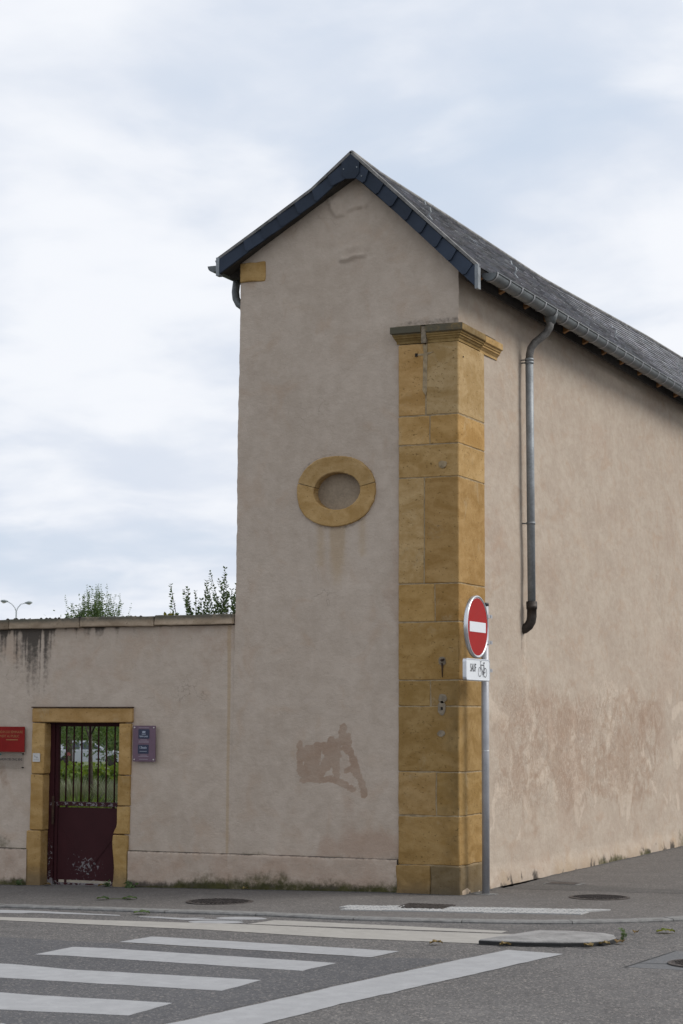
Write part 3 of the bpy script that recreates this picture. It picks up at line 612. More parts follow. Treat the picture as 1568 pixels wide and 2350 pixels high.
S2[..., 0] = sst(.50, .70, fbm(wy*2.2, wz*2.2, 5, 48))*(.35+.5*sst(2.6, 1.6, ZZ)*sst(.3, .8, ZZ))+.5*stroke(wy, ZZ, [(2.2, 2.8), (2.25, 2.2)], .12, .1)
S2[..., 1] = .45*sst(.48, .75, fbm(YV*.8, ZZ*1.1, 4, 49))+.25*reg
S1[..., 3] = reg
S1[..., 1] = .9*sst(.12, .0, ZZ+.14*(fbm(YV*7, ZZ*5, 3, 53)-.5))*sst(.42, .60, fbm(YV*1.7, ZZ*0, 3, 50))*sst(2.5, 4, YV)+.9*sst(.38, .06, ZZ+.3*(fbm(YV*5, ZZ*5, 3, 54)-.5))*sst(8.4, 9.5, YV)
S1[..., 2] = 1.0*sst(.20, .0, ZZ)*sst(.45,.75,fbm(YV*9, ZZ*9, 3, 51))+.75*stroke(YV, ZZ, [(2.04, 2.83), (2.05, 2.62)], .02, .03)
S2[..., 2] = .9*sst(.45, .05, ZZ)*F(YV, ZZ, 3, 52)
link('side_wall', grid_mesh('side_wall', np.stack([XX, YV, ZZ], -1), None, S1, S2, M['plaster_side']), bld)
# hidden walls that close the volume
mb = MB(); mb.box(-2.58, -2.30, 0.05, 20, -0.12, 6.85); mb.box(-2.3, -0.06, 19.7, 20.0, -0.12, 6.7); mb.build('rear_walls', M['plaster_front'], bld)
# rendered plinth of the gable, a step proud
def plinth(x0, x1, z0f, z1f, parent, seed, mossf, soot=0.0):
    xs = np.arange(x0, x1+1e-6, 0.02); k = np.linspace(0, 1, 26)
    X, Kk = np.meshgrid(xs, k); zb = np.array([z0f(x) for x in xs]); zt = np.array([z1f(x) for x in xs])
    Zv = zb+(zt-zb)*np.minimum(Kk/.88, 1); Y = -0.045+(fbm(X*2, Zv*2, 3, seed)-.5)*.02+(fbm(X*9, Zv*9, 3, seed+1)-.5)*.012
    cap_ = sst(.86, 1.0, Kk); Y = Y*(1-cap_)+0.012*cap_; Zv = Zv+cap_*.012
    s1 = np.zeros(X.shape+(4,)); s2 = np.zeros_like(s1)
    s1[..., 1] = np.clip(1.15-np.maximum(Zv-zb-.03, 0)/mossf(X)+.9*(fbm(X*8, Zv*9, 4, seed+8)-.5), 0, 1)*.95+.9*sst(.80, .95, Kk)*fbm(X*5, X*0, 3, seed+3)
    s1[..., 2] = 1.35*sst(.17, .02, Zv-zb)*(.15+fbm(X*5, Zv*5, 4, seed+4))+(.35+soot)*sst(.80, .94, Kk)*(.5+fbm(X*4, X*0, 3, seed+6))
    s2[..., 1] = .35+.5*fbm(X*3, Zv*3, 3, seed+5)
    return link('plinth', grid_mesh('plinth', np.stack([X, Y, Zv], -1), None, s1, s2, M['plaster_front']), parent)
plinth(-2.68, -0.665, lambda x: zp(x)-.03, lambda x: 0.338, bld, 61, lambda X: .085+.16*sst(.35, .75, fbm(X*1.7, X*0, 3, 9))+.06*sst(-1.9, -1.2, X), .5)

# oval niche -------------------------------------------------------------
ov = MB().add([(-1.405+.34*math.cos(q), 0.105, 4.275+.28*math.sin(q)) for q in [2*math.pi*i/40 for i in range(40)]], [tuple(range(40))]).build('niche_back', M['niche_plaster'], bld)
def ringstone(q0, q1, color):
    n = 60; mb = MB(); vs_ = []
    for i in range(n+1):
        q = q0+(q1-q0)*i/n; e = 1+.010*math.sin(q*5+1)*math.sin(q*2.3)+random.gauss(0, .003); e2 = 1+.008*math.sin(q*4)+random.gauss(0, .005)
        se = lambda c_: math.copysign(abs(c_)**0.92, c_)
        ox, oz = -1.413+.466*e*se(math.cos(q)), 4.275+.384*e*se(math.sin(q)); ix, iz = -1.400+.278*e2*math.cos(q), 4.275+.205*e2*math.sin(q)
        vs_ += [(ox, 0.02, oz), (ox, -0.022, oz), (ox+(ix-ox)*.05, -0.028, oz+(iz-oz)*.05), (ox+(ix-ox)*.95, -0.028, oz+(iz-oz)*.95), (ix, -0.022, iz), (ix, 0.110, iz)]
    fs = [(i*6+j, (i+1)*6+j, (i+1)*6+j+1, i*6+j+1) for i in range(n) for j in range(5)]+[(0, 1, 2, 3, 4, 5), tuple(n*6+j for j in (5, 4, 3, 2, 1, 0))]
    mb.add(vs_, fs); return mb.build('niche_stone', M['sandstone'], ov, color=color, fix=True)
ringstone(rad(10.5), rad(165.2), (.90, .91, .96)); ringstone(rad(166.5), rad(369.3), (1.0, .99, 1.0))

# corner pilaster ----------------------------------------------------------
pil = MB().box(-0.660, 0.0140, -0.0340, 0.768, -0.1, 5.80).build('corner_pilaster', M['mortar'], bld)
def rockbox(x0, x1, y0, y1, z0, z1, rough=0.004, cuts=7, seed=0):
    bm = bmesh.new(); bmesh.ops.create_cube(bm, size=1.0)
    for v in bm.verts: v.co = Vector((x0 if v.co.x < 0 else x1, y0 if v.co.y < 0 else y1, z0 if v.co.z < 0 else z1))
    bmesh.ops.bevel(bm, geom=bm.edges[:], offset=0.009, segments=1, affect='EDGES')
    bmesh.ops.subdivide_edges(bm, edges=[e for e in bm.edges if e.calc_length() > .05], cuts=cuts, use_grid_fill=True)
    rr = random.Random(seed); off = rr.random()*50
    from mathutils import noise
    for v in bm.verts:
        v.co += noise.noise_vector(v.co*9+Vector((off, 0, 0)))*rough+noise.noise_vector(v.co*2.5+Vector((0, off, 0)))*rough
    me = bpy.data.meshes.new('stone'); bm.to_mesh(me); bm.free(); me.materials.append(M['sandstone']); return me
crs = [(0.0, .295, -.304), (.295, .805, None), (.805, 1.26, -.236), (1.26, 1.947, None), (1.947, 2.22, -.301), (2.22, 2.833, None), (2.833, 3.24, -.252), (3.24, 4.372, -.37), (4.372, 4.727, None), (4.727, 5.040, -.305), (5.040, 5.825, -.352)]
J = 0.0034
cols = {0: [(.64, .63, .60), (.38, .43, .56)], 1: [(.74, .72, .66)], 2: [(.82, .82, .84), (.70, .69, .62)], 3: [(.70, .69, .64)], 4: [(.76, .76, .70), (.68, .67, .62)], 5: [(.82, .79, .70)], 6: [(.90, .86, .76), (.76, .70, .60)], 7: [(1.02, 1.06, 1.18), (.80, .76, .70)], 8: [(.92, .91, .90)], 9: [(1.06, 1.02, .98), (.96, .90, .80)], 10: [(1.05, 1.0, .98), (.92, .98, 1.14)]}
for i, (z0, z1, sp_) in enumerate(crs):
    pr = 0.014 if i == 0 else 0.0
    z0_ = -0.06 if i == 0 else z0+J
    if sp_ is None: parts = [(-.667-pr, .020+pr)]
    else: parts = [(-.667-pr, sp_-J), (sp_+J, .020+pr)]
    for k, (x0, x1) in enumerate(parts):
        y1 = 0.30 if (sp_ is not None and k == 0) else 0.775+pr
        link('stone', rockbox(x0, x1, -.040-pr, y1, z0_, z1-J, 0.0035 if i > 2 else 0.007, seed=i*7+k), pil, color=cols[i][k])
for (x, z, rx, rz, mt_) in ((-.159, 4.505, .05, .04, 'mortar'), (-.18, 1.663, .042, .034, 'mortar_grey'), (-.173, 1.93, .045, .075, 'mortar_grey'), (-.165, 2.03, .048, .05, 'mortar_grey'), (-.167, 2.421, .04, .05, 'mortar_grey')):
    n = 14; pts = [(x+rx*math.cos(2*math.pi*i/n)*random.uniform(.85, 1.1), z+rz*math.sin(2*math.pi*i/n)*random.uniform(.85, 1.1)) for i in range(n)]
    MB().prism(pts, (0, 0, 0), (1, 0, 0), (0, 0, 1), (0, -1, 0), 0.035, 0.0465).build('mortar_plug', M[mt_], pil)
MB().prism([(-.385, 6.0-.19), (-.33, 5.81), (-.335, 5.72), (-.255, 5.725), (-.33, 5.695), (-.338, 5.30), (-.352, 5.255), (-.386, 5.31), (-.378, 5.69), (-.45, 5.695), (-.45, 5.708), (-.372, 5.712)], (0, 0, 0), (1, 0, 0), (0, 0, 1), (0, -1, 0), .03, .0455).build('mortar_repair', M['mortar'], pil)
for (x, z, s_, mt_) in ((-.457, 5.70, .014, 'hole_dark'), (-.171, 1.925, .012, 'hole_dark')):
    MB().box(x-s_, x+s_, -.050, -.035, z-s_*1.3, z+s_*1.3).build('bolt_hole', M[mt_], pil)
MB().tube([(-.167, -.03, 2.425), (-.165, -.075, 2.43), (-.13, -.085, 2.435)], .012, 8).tube([(-.167, -.047, 2.40), (-.165, -.047, 2.25)], [.012, .004], 6).build('iron_stub', M['rusty_iron'], pil)
MB().box(.015, .0275, .098, .112, 5.665, 5.68).build('bolt_hole', M['hole_dark'], pil)
# cornice
prof = [(-.03, 6.004), (.088, 6.004), (.092, 5.998), (.092, 5.936), (.086, 5.930), (.072, 5.926), (.068, 5.908), (.056, 5.898), (.056, 5.884), (.044, 5.878), (.036, 5.862), (.024, 5.852), (.022, 5.826), (-.03, 5.826)]
r_ = 0.004
def corn(path, mat_, color, dz=0.0):
    mb = MB(); mb.sweep([(o_, z+dz+(random.gauss(0, .0015) if o_ > 0 else 0)) for o_, z in prof], path); return mb.build('cornice_stone', M[mat_], pil, color=color, fix=True)
corn([(-.672, -.012, -.75, -1), (-.60, -.012, 0, -1), (-.388, -.012, 0, -1)], 'sandstone_sooty', (.66, .68, .70), .006)
corn([(-.332, -.012, 0, -1), (-.1, -.012, 0, -1), (.0, -.012, 1, -1), (.0, .25, 1, 0), (.0, .632, 1, 0)], 'sandstone_sooty', (.80, .81, .82))
corn([(-.004, .638, 1, 0), (-.004, .9, 1, 0), (-.004, 1.20, 1, 0)], 'sandstone', (1.0, 1.0, 1.0), -.010)
MB().box(-.386, -.334, -.085, .01, 5.82, 6.0).build('mortar_repair', M['mortar_grey'], pil)
# sloped render on top of the cornice, moss on its edge
MB().add([(-.70, -.095, 6.012), (.085, -.095, 6.008), (.0, .004, 6.035), (-.70, .004, 6.04), (.085, 1.18, 6.0), (.004, 1.18, 6.05)], [(0, 1, 2, 3), (1, 4, 5, 2)]).build('mortar_fillet', M['mortar_grey'], pil)
# sandstone block at the top left corner of the gable
me = rockbox(-2.604, -2.285, -.022, .2, 6.682, 6.90, .010, 9, 77)
link('quoin_stone', me, bld, color=(.95, .93, .88))

# roof -------------------------------------------------------------------
RX = -1.178
def rz_ridge(y): return float(np.interp(y, [-.2, .67, 2.55, 6.45, 11.9, 14.4, 20], [7.982, 7.945, 7.950, 7.935, 8.09, 8.12, 8.15]))
def eave(y): return (0.300, 6.575+0.012*math.sin(y*1.3))
def rp(s_, y, h=0.0):       # s 0 ridge .. 1 eave on the lane side
    xe, ze = eave(y); zr = rz_ridge(y); sag = -0.018*math.sin(math.pi*s_)
    dx, dz = xe-RX, ze-zr; L = math.hypot(dx, dz); nx, nz = -dz/L, dx/L
    return Vector((RX+dx*s_+nx*(h+sag), y, zr+dz*s_+nz*(h+sag)))
Yk = [-.15+.4*i for i in range(51)]
mb = MB()
A = [[rp(s_, y, -.012) for y in Yk] for s_ in np.linspace(0, 1, 9)]; B = [[rp(s_, y, -.045) for y in Yk] for s_ in np.linspace(0, 1, 9)]
flat = [p for r in A for p in r]+[p for r in B for p in r]; n = len(Yk); nn = 9*n
fs = [(i*n+j, i*n+j+1, (i+1)*n+j+1, (i+1)*n+j) for i in range(8) for j in range(n-1)]
fs += [tuple(nn+k for k in reversed(f)) for f in fs]+[(8*n+j, 8*n+j+1, nn+8*n+j+1, nn+8*n+j) for j in range(n-1)]+[(i*n, (i+1)*n, nn+(i+1)*n, nn+i*n) for i in range(8)]
mb.add(flat, fs); roof = mb.build('roof', M['board_wood'], bld, fix=True)
# garden-side slope
lp = [(-1.178, 0), (-1.65, -.362), (-2.85, -1.053)]
mb = MB(); vs_ = []
for y in Yk:
    zr = rz_ridge(y)
    for (x, dz) in lp: vs_ += [(x, y, zr+dz), (x+.02, y, zr+dz-.05)]
fs = []
for j in range(len(Yk)-1):
    a, c_ = j*6, (j+1)*6; fs += [(a, a+2, c_+2, c_), (a+2, a+4, c_+4, c_+2), (a+1, c_+1, c_+3, a+3), (a+3, c_+3, c_+5, a+5), (a+4, a+5, c_+5, c_+4)]
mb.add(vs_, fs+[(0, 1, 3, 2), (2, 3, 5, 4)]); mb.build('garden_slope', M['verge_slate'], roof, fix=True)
ROWS = 19; SW = 0.185
def slate_pts(i, k, w_):
    s0, s1 = max(0, (i-0.35)/ROWS), (i+1.0)/ROWS
    off = (i % 2)*.5; y0 = -.14+(k+off)*SW; y1 = y0+SW-.006
    y0 = max(y0, -.135)
    if y1-y0 < .03: return None
    e = random.gauss(0, .0012); cut = random.gauss(0, .0015)/2; tilt = random.gauss(0, .0012)
    h0, h1 = -.004, .018
    q = [rp(s0, y0, h0), rp(s0, y1, h0), rp(s1+cut, y1, h1+e+tilt), rp(s1+cut, y0, h1+e-tilt)]
    return q+[p-Vector((.012, 0, .014)) for p in q]
SF = [(0, 1, 2, 3), (7, 6, 5, 4), (3, 2, 6, 7), (1, 5, 6, 2), (0, 3, 7, 4)]
def tintv(): 
    v = random.choice((.62, .78, .88, .95, 1.0, 1.05, 1.10, 1.15)); return (v*random.uniform(.97, 1.06), v, v*random.uniform(.94, 1.05))
field = MB(); ft = []
for i in range(ROWS):
    for k in range(108):
        q = slate_pts(i, k, SW)
        if q is None: continue
        tv = tintv()
        if k < 13:
            mb = MB(); mb.add(q, SF); so = mb.build('slate', M['roof_slate'], roof)
            a = so.data.attributes.new('tint', 'FLOAT_COLOR', 'POINT'); a.data.foreach_set('color', np.array([(*tv, 1)]*8, dtype=np.float32).reshape(-1))
        else: field.add(q, SF); ft += [(*tv, 1)]*8
fo = field.build('slate_field', M['roof_slate'], roof); fo['kind'] = 'stuff'
a = fo.data.attributes.new('tint', 'FLOAT_COLOR', 'POINT'); a.data.foreach_set('color', np.array(ft, dtype=np.float32).reshape(-1))
# ridge cap of slate/zinc
mb = MB(); mb.tube([(RX, y, rz_ridge(y)+.002) for y in Yk], .028, 8); mb.build('ridge_cap', M['zinc_dull'], roof)
# zinc verge trim
mb = MB()
tr = [(-2.815, 6.945), (-2.3, 7.243), (-1.65, 7.625), (-1.178, 7.992), (.292, 6.592)]
for (x0, z0), (x1, z1) in zip(tr[:-1], tr[1:]):
    d = Vector((x1-x0, 0, z1-z0)).normalized(); nn_ = Vector((-d.z, 0, d.x)); 
    a, c_ = Vector((x0, 0, z0)), Vector((x1, 0, z1)); e0 = a-nn_*.022; e1 = c_-nn_*.022; f0 = a+nn_*.008; f1 = c_+nn_*.008
    vs_ = []
    for y in (-.176, -.085): vs_ += [(p.x, y, p.z) for p in (e0, e1, f1, f0)]
    mb.add(vs_, [(0, 1, 2, 3), (7, 6, 5, 4), (0, 4, 5, 1), (3, 2, 6, 7), (0, 3, 7, 4), (1, 5, 6, 2)])
verge = mb.build('verge_trim', M['zinc_dull'], bld, fix=True)
for xa, xb, z0, z1 in ((.262, .298, 6.338, 6.600), (-2.822, -2.782, 6.748, 6.955)):
    MB().box(xa, xb, -.182, -.10, z0, z1).build('zinc_end', M['zinc'], verge)
# boards behind the verge slates
def vpoly(pts, y0, y1, name, mat_, parent, color=None):
    return MB().prism(pts, (0, 0, 0), (1, 0, 0), (0, 0, 1), (0, -1, 0), -y1, -y0).build(name, M[mat_], parent, color=color, fix=True)
vpoly([(-1.178, 7.955), (.27, 6.575), (.27, 6.375), (-1.10, 7.69), (-1.178, 7.71)], -.145, -.115, 'verge_board', 'board_wood', verge)
vpoly([(-1.178, 7.955), (-1.178, 7.71), (-1.26, 7.70), (-1.62, 7.46), (-2.79, 6.765), (-2.80, 6.93), (-1.65, 7.585)], -.145, -.115, 'verge_board', 'board_wood', verge)
# soffit closing the gap between the verge and the wall
mb = MB()
for (x0, z0), (x1, z1) in (((-1.178, 7.74), (.27, 6.40)), ((-1.178, 7.74), (-1.64, 7.47)), ((-1.64, 7.47), (-2.78, 6.79))):
    mb.add([(x0, -.12, z0), (x1, -.12, z1), (x1, .06, z1), (x0, .06, z0)], [(0, 1, 2, 3)])
mb.build('soffit', M['board_wood'], verge)
Tr = [(-1.078, 7.852), (-.966, 7.752), (-.789, 7.586), (-.621, 7.424), (-.453, 7.262), (-.287, 7.104), (-.109, 6.934), (.054, 6.778), (.264, 6.578)]
Br = [(-1.115, 7.675), (-1.045, 7.630), (-.895, 7.490), (-.730, 7.336), (-.556, 7.165), (-.392, 7.006), (-.218, 6.836), (-.054, 6.674), (.262, 6.366)]
Br[-1] = (.262, 6.368); Br.insert(-1, (.113, 6.510)); Tr.insert(-1, (.236, 6.606))
def vslate(poly, yb, color=None, tilt=None):
    mb = MB(); n = len(poly); mb.prism(poly, (0, 0, 0), (1, 0, 0), (0, 0, 1), (0, -1, 0), .146, .146+yb)
    if tilt:
        o_, d_, L_ = tilt
        for j in range(n, 2*n):
            v = mb.v[j]; f = ((v[0]-o_.x)*d_.x+(v[2]-o_.y)*d_.y)/L_; mb.v[j] = (v[0], v[1]-.021*min(max(f, -.2), 1.15), v[2])
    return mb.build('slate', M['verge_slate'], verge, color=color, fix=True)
def verge_row(T, B, sgn):
    for i in range(len(T)-1):
        t0, t1, b0, b1 = map(Vector, (T[i], T[i+1], B[i], B[i+1]))
        d = (t1-t0).normalized()
        jx = t1+ (b1-t1)*.78 + d*.030
        last = i == len(T)-2
        poly = [t0-d*.03, t1, b1, b0-d*.03] if last else [t0-d*.03, t1, jx, b1+d*.012, b0-d*.03]
        # upper slates lap over the lower ones
        yb = .010
        v = random.uniform(.75, 1.3); vslate([tuple(p) for p in poly], yb, (v, v, v*1.02), (t0, d, (t1-t0).length))
verge_row(Tr, Br, 1)
Tl = [(-1.288, 7.866), (-1.453, 7.738), (-1.642, 7.600), (-1.856, 7.478), (-2.072, 7.352), (-2.265, 7.242), (-2.483, 7.116), (-2.785, 6.940)]
Bl = [(-1.24, 7.690), (-1.378, 7.640), (-1.568, 7.486), (-1.770, 7.366), (-1.985, 7.240), (-2.200, 7.122), (-2.418, 7.000), (-2.785, 6.768)]
verge_row(Tl, Bl, -1)
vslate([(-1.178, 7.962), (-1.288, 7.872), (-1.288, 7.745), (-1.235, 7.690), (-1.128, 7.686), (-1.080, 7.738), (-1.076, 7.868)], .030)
for x, z in ((-1.262, 7.80), (-1.105, 7.805), (-1.048, 7.70)):
    MB().tube([(x, -.170, z), (x, -.181, z)], [.010, .007], 8).build('nail_head', M['zinc'], verge)

# lane-side eaves
for i, y in enumerate([.29, 1.02, 1.87, 2.62, 3.36, 4.15, 4.99, 5.82, 6.70, 7.70, 8.64, 9.5, 10.4, 11.3, 12.2, 13.1, 14.0]):
    mb = MB(); a0 = rp(.80, y, -.046); a1 = rp(.975, y, -.046); d = (a1-a0).normalized(); nrm = Vector((-d.z, 0, d.x))
    vs_ = []
    for yy in (-.035, .035): vs_ += [a0+Vector((0, yy, 0)), a1+Vector((0, yy, 0)), a1-nrm*.150+Vector((0, yy, 0))-d*.06, a0-nrm*.17+Vector((0, yy, 0))]
    mb.add(vs_, [(0, 1, 2, 3), (7, 6, 5, 4), (0, 4, 5, 1), (1, 5, 6, 2), (2, 6, 7, 3), (0, 3, 7, 4)]); mb.build('rafter', M['rafter_wood'], roof, fix=True)
MB().box(.085, .115, .02, 19.6, 6.480, 6.66).build('eaves_board', M['board_wood'], roof)
# gutter
gut_y0, gut_y1 = 0.02, 19.5
def half_round(name, cx, cz, r, y0, y1, mat_, parent, n=14, slope=0.0):
    mb = MB(); vs_ = []
    for y in (y0, y1):
        for rr in (r, r-.005):
            for i in range(n+1):
                q = math.pi+math.pi*i/n; vs_.append((cx+rr*math.cos(q), y, cz+slope*(y-y0)+rr*math.sin(q)))
    m_ = n+1; fs = []
    for i in range(n): fs += [(i, i+1, 2*m_+i+1, 2*m_+i), (m_+i, 3*m_+i, 3*m_+i+1, m_+i+1)]
    fs += [(0, 2*m_, 3*m_, m_), (n, m_+n, 3*m_+n, 2*m_+n)]
    mb.add(vs_, fs, True); g_ = mb.build(name, M[mat_], parent, fix=True)
    mb = MB(); mb.add([(cx+r*math.cos(math.pi+math.pi*i/n), y0, cz+r*math.sin(math.pi+math.pi*i/n)) for i in range(n+1)], [tuple(range(n+1))]); mb.build('end_cap', M[mat_], g_)
    mb = MB(); mb.tube([(cx+r, y0, cz), (cx+r, y1, cz+slope*(y1-y0))], .010, 8); mb.build('rolled_bead', M[mat_], g_)
    return g_
GC = (.350, 6.540); gutter = half_round('gutter', GC[0], GC[1], .084, gut_y0, gut_y1, 'zinc_dark', bld, slope=-.0015)
mb = MB(); n = 14; vs_ = []
for y in (0, .030):
    for i in range(n+1):
        q = math.pi+math.pi*i/n; vs_.append((.094*math.cos(q), y, .094*math.sin(q)))
mb.add(vs_, [(i, i+1, n+2+i, n+1+i) for i in range(n)], True); band = mb.mesh('gutter_bracket', M['galvanised'])
for i in range(38): 
    y = .03+.41*i
    link('gutter_bracket', band, gutter, (GC[0], y, GC[1]-.0015*y))
# downpipe
dp = [(.345, 2.14, 6.47), (.345, 2.13, 6.40), (.335, 2.13, 6.34), (.295, 2.12, 6.27), (.235, 2.10, 6.215), (.17, 2.085, 6.165), (.125, 2.075, 6.10), (.108, 2.07, 6.02), (.105, 2.07, 5.92)]
pipe = MB().tube([(.105, 2.07, 5.95), (.105, 2.085, 4.5), (.105, 2.10, 3.10)], .046, 16).build('downpipe', M['zinc'], bld)
MB().tube(dp, .045, 16).build('swan_neck', M['zinc_dull'], pipe)
MB().tube([(.345, 2.14, 6.50), (.345, 2.14, 6.45), (.345, 2.14, 6.38)], [.086, .072, .050], 16).build('outlet_cone', M['zinc_dark'], pipe)
for z in (5.93, 4.06, 5.965):
    MB().tube([(.105, 2.07+(5.95-z)*.0105, z-.014), (.105, 2.07+(5.95-z)*.0105, z+.014)],   .0515, 16).tube([(.105, 2.07+(5.95-z)*.0105, z), (.0, 2.07+(5.95-z)*.0105, z)], .008, 6).build('pipe_collar', M['zinc'], pipe)
MB().tube([(.105, 2.10, 3.16), (.105, 2.10, 3.13), (.105, 2.10, 3.13), (.105, 2.10, 3.07), (.105, 2.10, 3.07), (.105, 2.10, 2.99), (.095, 2.10, 2.93), (.065, 2.10, 2.88), (.02, 2.10, 2.85), (-.03, 2.10, 2.835)], [.062, .064, .064, .062, .056, .056, .056, .056, .056, .056], 16).build('cast_iron_shoe', M['cast_iron'], pipe)
# roof hooks
def hook(x, y, big=1.0):
    xe, ze = eave(y); s_ = (x-RX)/(xe-RX); b0 = rp(s_, y, .02); up = rp(s_-.05, y, .02)-b0; up.normalize(); nrm = Vector((up.z, 0, -up.x)); nrm = nrm if nrm.z > 0 else -nrm
    pts = [b0-up*.02, b0+nrm*.01+up*.05, b0+nrm*.055+up*.06, b0+nrm*.085+up*.10, b0+nrm*.075+up*.16, b0+nrm*.10+up*.20]
    mb = MB()
    for a, c_ in zip(pts[:-1], pts[1:]):
        for yo in (0,):
            t2 = (c_-a).normalized().cross(Vector((0, 1, 0)))*.004
            vs_ = [a+Vector((0, -.018, 0))+t2, a+Vector((0, .018, 0))+t2, c_+Vector((0, .018, 0))+t2, c_+Vector((0, -.018, 0))+t2]
            vs_ += [v-t2*2 for v in vs_]; mb.add(vs_, [(0, 1, 2, 3), (7, 6, 5, 4), (0, 4, 5, 1), (1, 5, 6, 2), (2, 6, 7, 3), (3, 7, 4, 0)])
    mb.build('roof_hook', M['zinc'], roof, fix=True)
for x, y in ((-.50, .50), (-.30, 2.83), (-.30, 7.13), (-.30, 10.71)): hook(x, y)
mb = MB(); mb.tube([(-1.10, 14.0, 8.06), (-1.06, 14.0, 8.16), (-.75, 14.2, 8.17)], .02, 6); mb.build('roof_hook', M['zinc_dark'], roof)
# garden-side gutter and pipe
g2 = half_round('gutter', -2.90, 6.885, .07, -.10, 19.5, 'zinc_dark', bld)
g2['label'] = 'gutter on the garden side'
MB().tube([(-2.80, .30, 6.80), (-2.81, .30, 6.74), (-2.82, .30, 6.66), (-2.81, .30, 6.58), (-2.775, .30, 6.515), (-2.72, .30, 6.475), (-2.64, .30, 6.455)], .044, 16).build('downpipe', M['zinc_dark'], bld)
for y in (.12, .8, 1.6, 2.4, 3.2, 4.0):
    MB().box(-2.78, -2.56, y-.035, y+.035, 6.76, 6.86).build('rafter', M['board_wood'], roof)

# ------------------------------------------------------------------ garden wall with doorway
gw = thing('garden_wall', (-4.6, .1, -.08), 'rendered garden wall with stone coping and sandstone doorway beside the gable', 'garden wall')
xs = np.concatenate([np.arange(-12, -6.0, .12), np.arange(-6.0, -2.58, .02)]); zs = np.arange(-.14, 2.86, .02)
ZZ, XX = np.meshgrid(zs, xs, indexing='ij'); YY = .010+(fbm(XX*1.0, ZZ*1.0, 3, 71)-.5)*.03+(fbm(XX*6, ZZ*6, 3, 72)-.5)*.007
S1 = np.zeros(ZZ.shape+(4,)); S2 = np.zeros_like(S1)
dh = 2.84-ZZ; streak = fbm(XX*9, ZZ*.45, 4, 73); fine = fbm(XX*22, ZZ*.6, 3, 74)
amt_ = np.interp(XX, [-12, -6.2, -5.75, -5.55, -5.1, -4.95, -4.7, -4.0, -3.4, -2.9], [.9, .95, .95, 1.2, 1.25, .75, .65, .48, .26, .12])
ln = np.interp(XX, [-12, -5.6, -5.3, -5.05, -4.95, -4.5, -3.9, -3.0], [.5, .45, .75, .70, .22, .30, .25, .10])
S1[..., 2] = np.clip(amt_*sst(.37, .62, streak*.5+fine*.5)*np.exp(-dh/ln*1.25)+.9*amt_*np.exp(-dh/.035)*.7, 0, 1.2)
S1[..., 1] = .9*sst(.58, .40, ZZ)*sst(-5.35, -5.6, XX)*fbm(XX*4, ZZ*4, 3, 75)+.5*np.exp(-(dh/.02)**2)*.3
S2[..., 1] = .5*sst(.5, .72, F(XX, ZZ, 1.5, 76))+.35*sst(.7, .4, ZZ)*F(XX, ZZ, 3, 77)
S2[..., 0] = .28*sst(.50, .75, F(XX, ZZ, 2.4, 78))
S2[..., 2] = .35*sst(.45, .7, fbm(XX*5, ZZ*.4, 4, 79))*np.exp(-dh/.9)+1.2*np.exp(-((XX+2.71)/.016)**2)
S1[..., 0] = .55*stroke(XX, ZZ, [(-5.66, 1.25), (-5.6, 1.05)], .08, .1)
inh = (XX > -5.16) & (XX < -4.0) & (ZZ < 1.86); qk = ~(inh[:-1, :-1] & inh[1:, 1:] & inh[1:, :-1] & inh[:-1, 1:])
link('wall_face', grid_mesh('wall_face', np.stack([XX, YY, ZZ], -1), qk, S1, S2, M['plaster_front']), gw)
mb = MB(); mb.box(-12, -5.12, .05, .38, -.3, 2.84); mb.box(-4.04, -2.62, .05, .38, -.3, 2.84); mb.box(-5.12, -4.04, .05, .38, 1.80, 2.84); mb.build('wall_core', M['mortar'], gw)
plinth(-3.93, -2.66, lambda x: zp(x)-.03, lambda x: .335, gw, 81, lambda X: .03+.20*np.exp(-((X+2.95)/.30)**2)+.07*fbm(X*3, X*0, 3, 9)*sst(-3.8, -3.3, X), .45)
plinth(-12, -5.255, lambda x: zp(x)-.03, lambda x: .318, gw, 91, lambda X: .05+.17*fbm(X*4, X*0, 3, 19), .8)
cs = [(-12, -9.5), (-9.5, -7.4), (-7.4, -5.562), (-5.556, -4.602), (-4.596, -3.632), (-3.626, -2.646)]
for i, (x0, x1) in enumerate(cs):
    dz = [0, 0, -.004, .002, .006, .010][i]
    me = rockbox(x0, x1, -.055, .42, 2.838+dz, 2.950+dz, .006, 9, 90+i); me.materials[0] = M['coping']
    v = [.7, .7, .75, .90, .95, 1.1][i]; link('coping_stone', me, gw, color=(v, v, v))
mb = MB()
for i in range(46):
    x = random.uniform(-5.8, -2.8); rr = random.uniform(.008, .026)
    y = random.uniform(-.05, .1)
    mb.tube([(x-rr, y, 2.955), (x, y, 2.955), (x+rr, y, 2.955)], [rr*.2, rr*.7, rr*.2], 7)
o = mb.build('moss_tufts', M['board_wood'], gw); o['kind'] = 'stuff'
# doorway stones
def dstone(name, x0, x1, y0, y1, z0, z1, color, seed, rough=.004, wear=None):
    me = rockbox(x0, x1, y0, y1, z0, z1, rough, 8, seed)
    if wear:
        for v in me.vertices:
            if abs(v.co.x-wear[0]) < .03: v.co.x += wear[1](v.co.z)
    return link(name, me, gw, color=color)
zb = -.13
dstone('jamb_stone', -5.275, -5.083, -.032, .30, zb, .530, (.86, .84, .80), 1, .005)
dstone('jamb_stone', -5.238, -5.072, -.022, .30, .538, 1.168, (.95, .93, .88), 2)
dstone('jamb_stone', -5.232, -5.062, -.022, .30, 1.176, 1.752, (1.02, 1.0, .96), 3)
wr = lambda z: -.018+.022*math.sin(z*9+.5)*(1 if z < .5 else .3)
dstone('jamb_stone', -4.128, -3.945, -.030, .30, zb, .510, (.92, .92, .86), 4, .006, (-4.128, lambda z: .012*math.sin(z*11)))
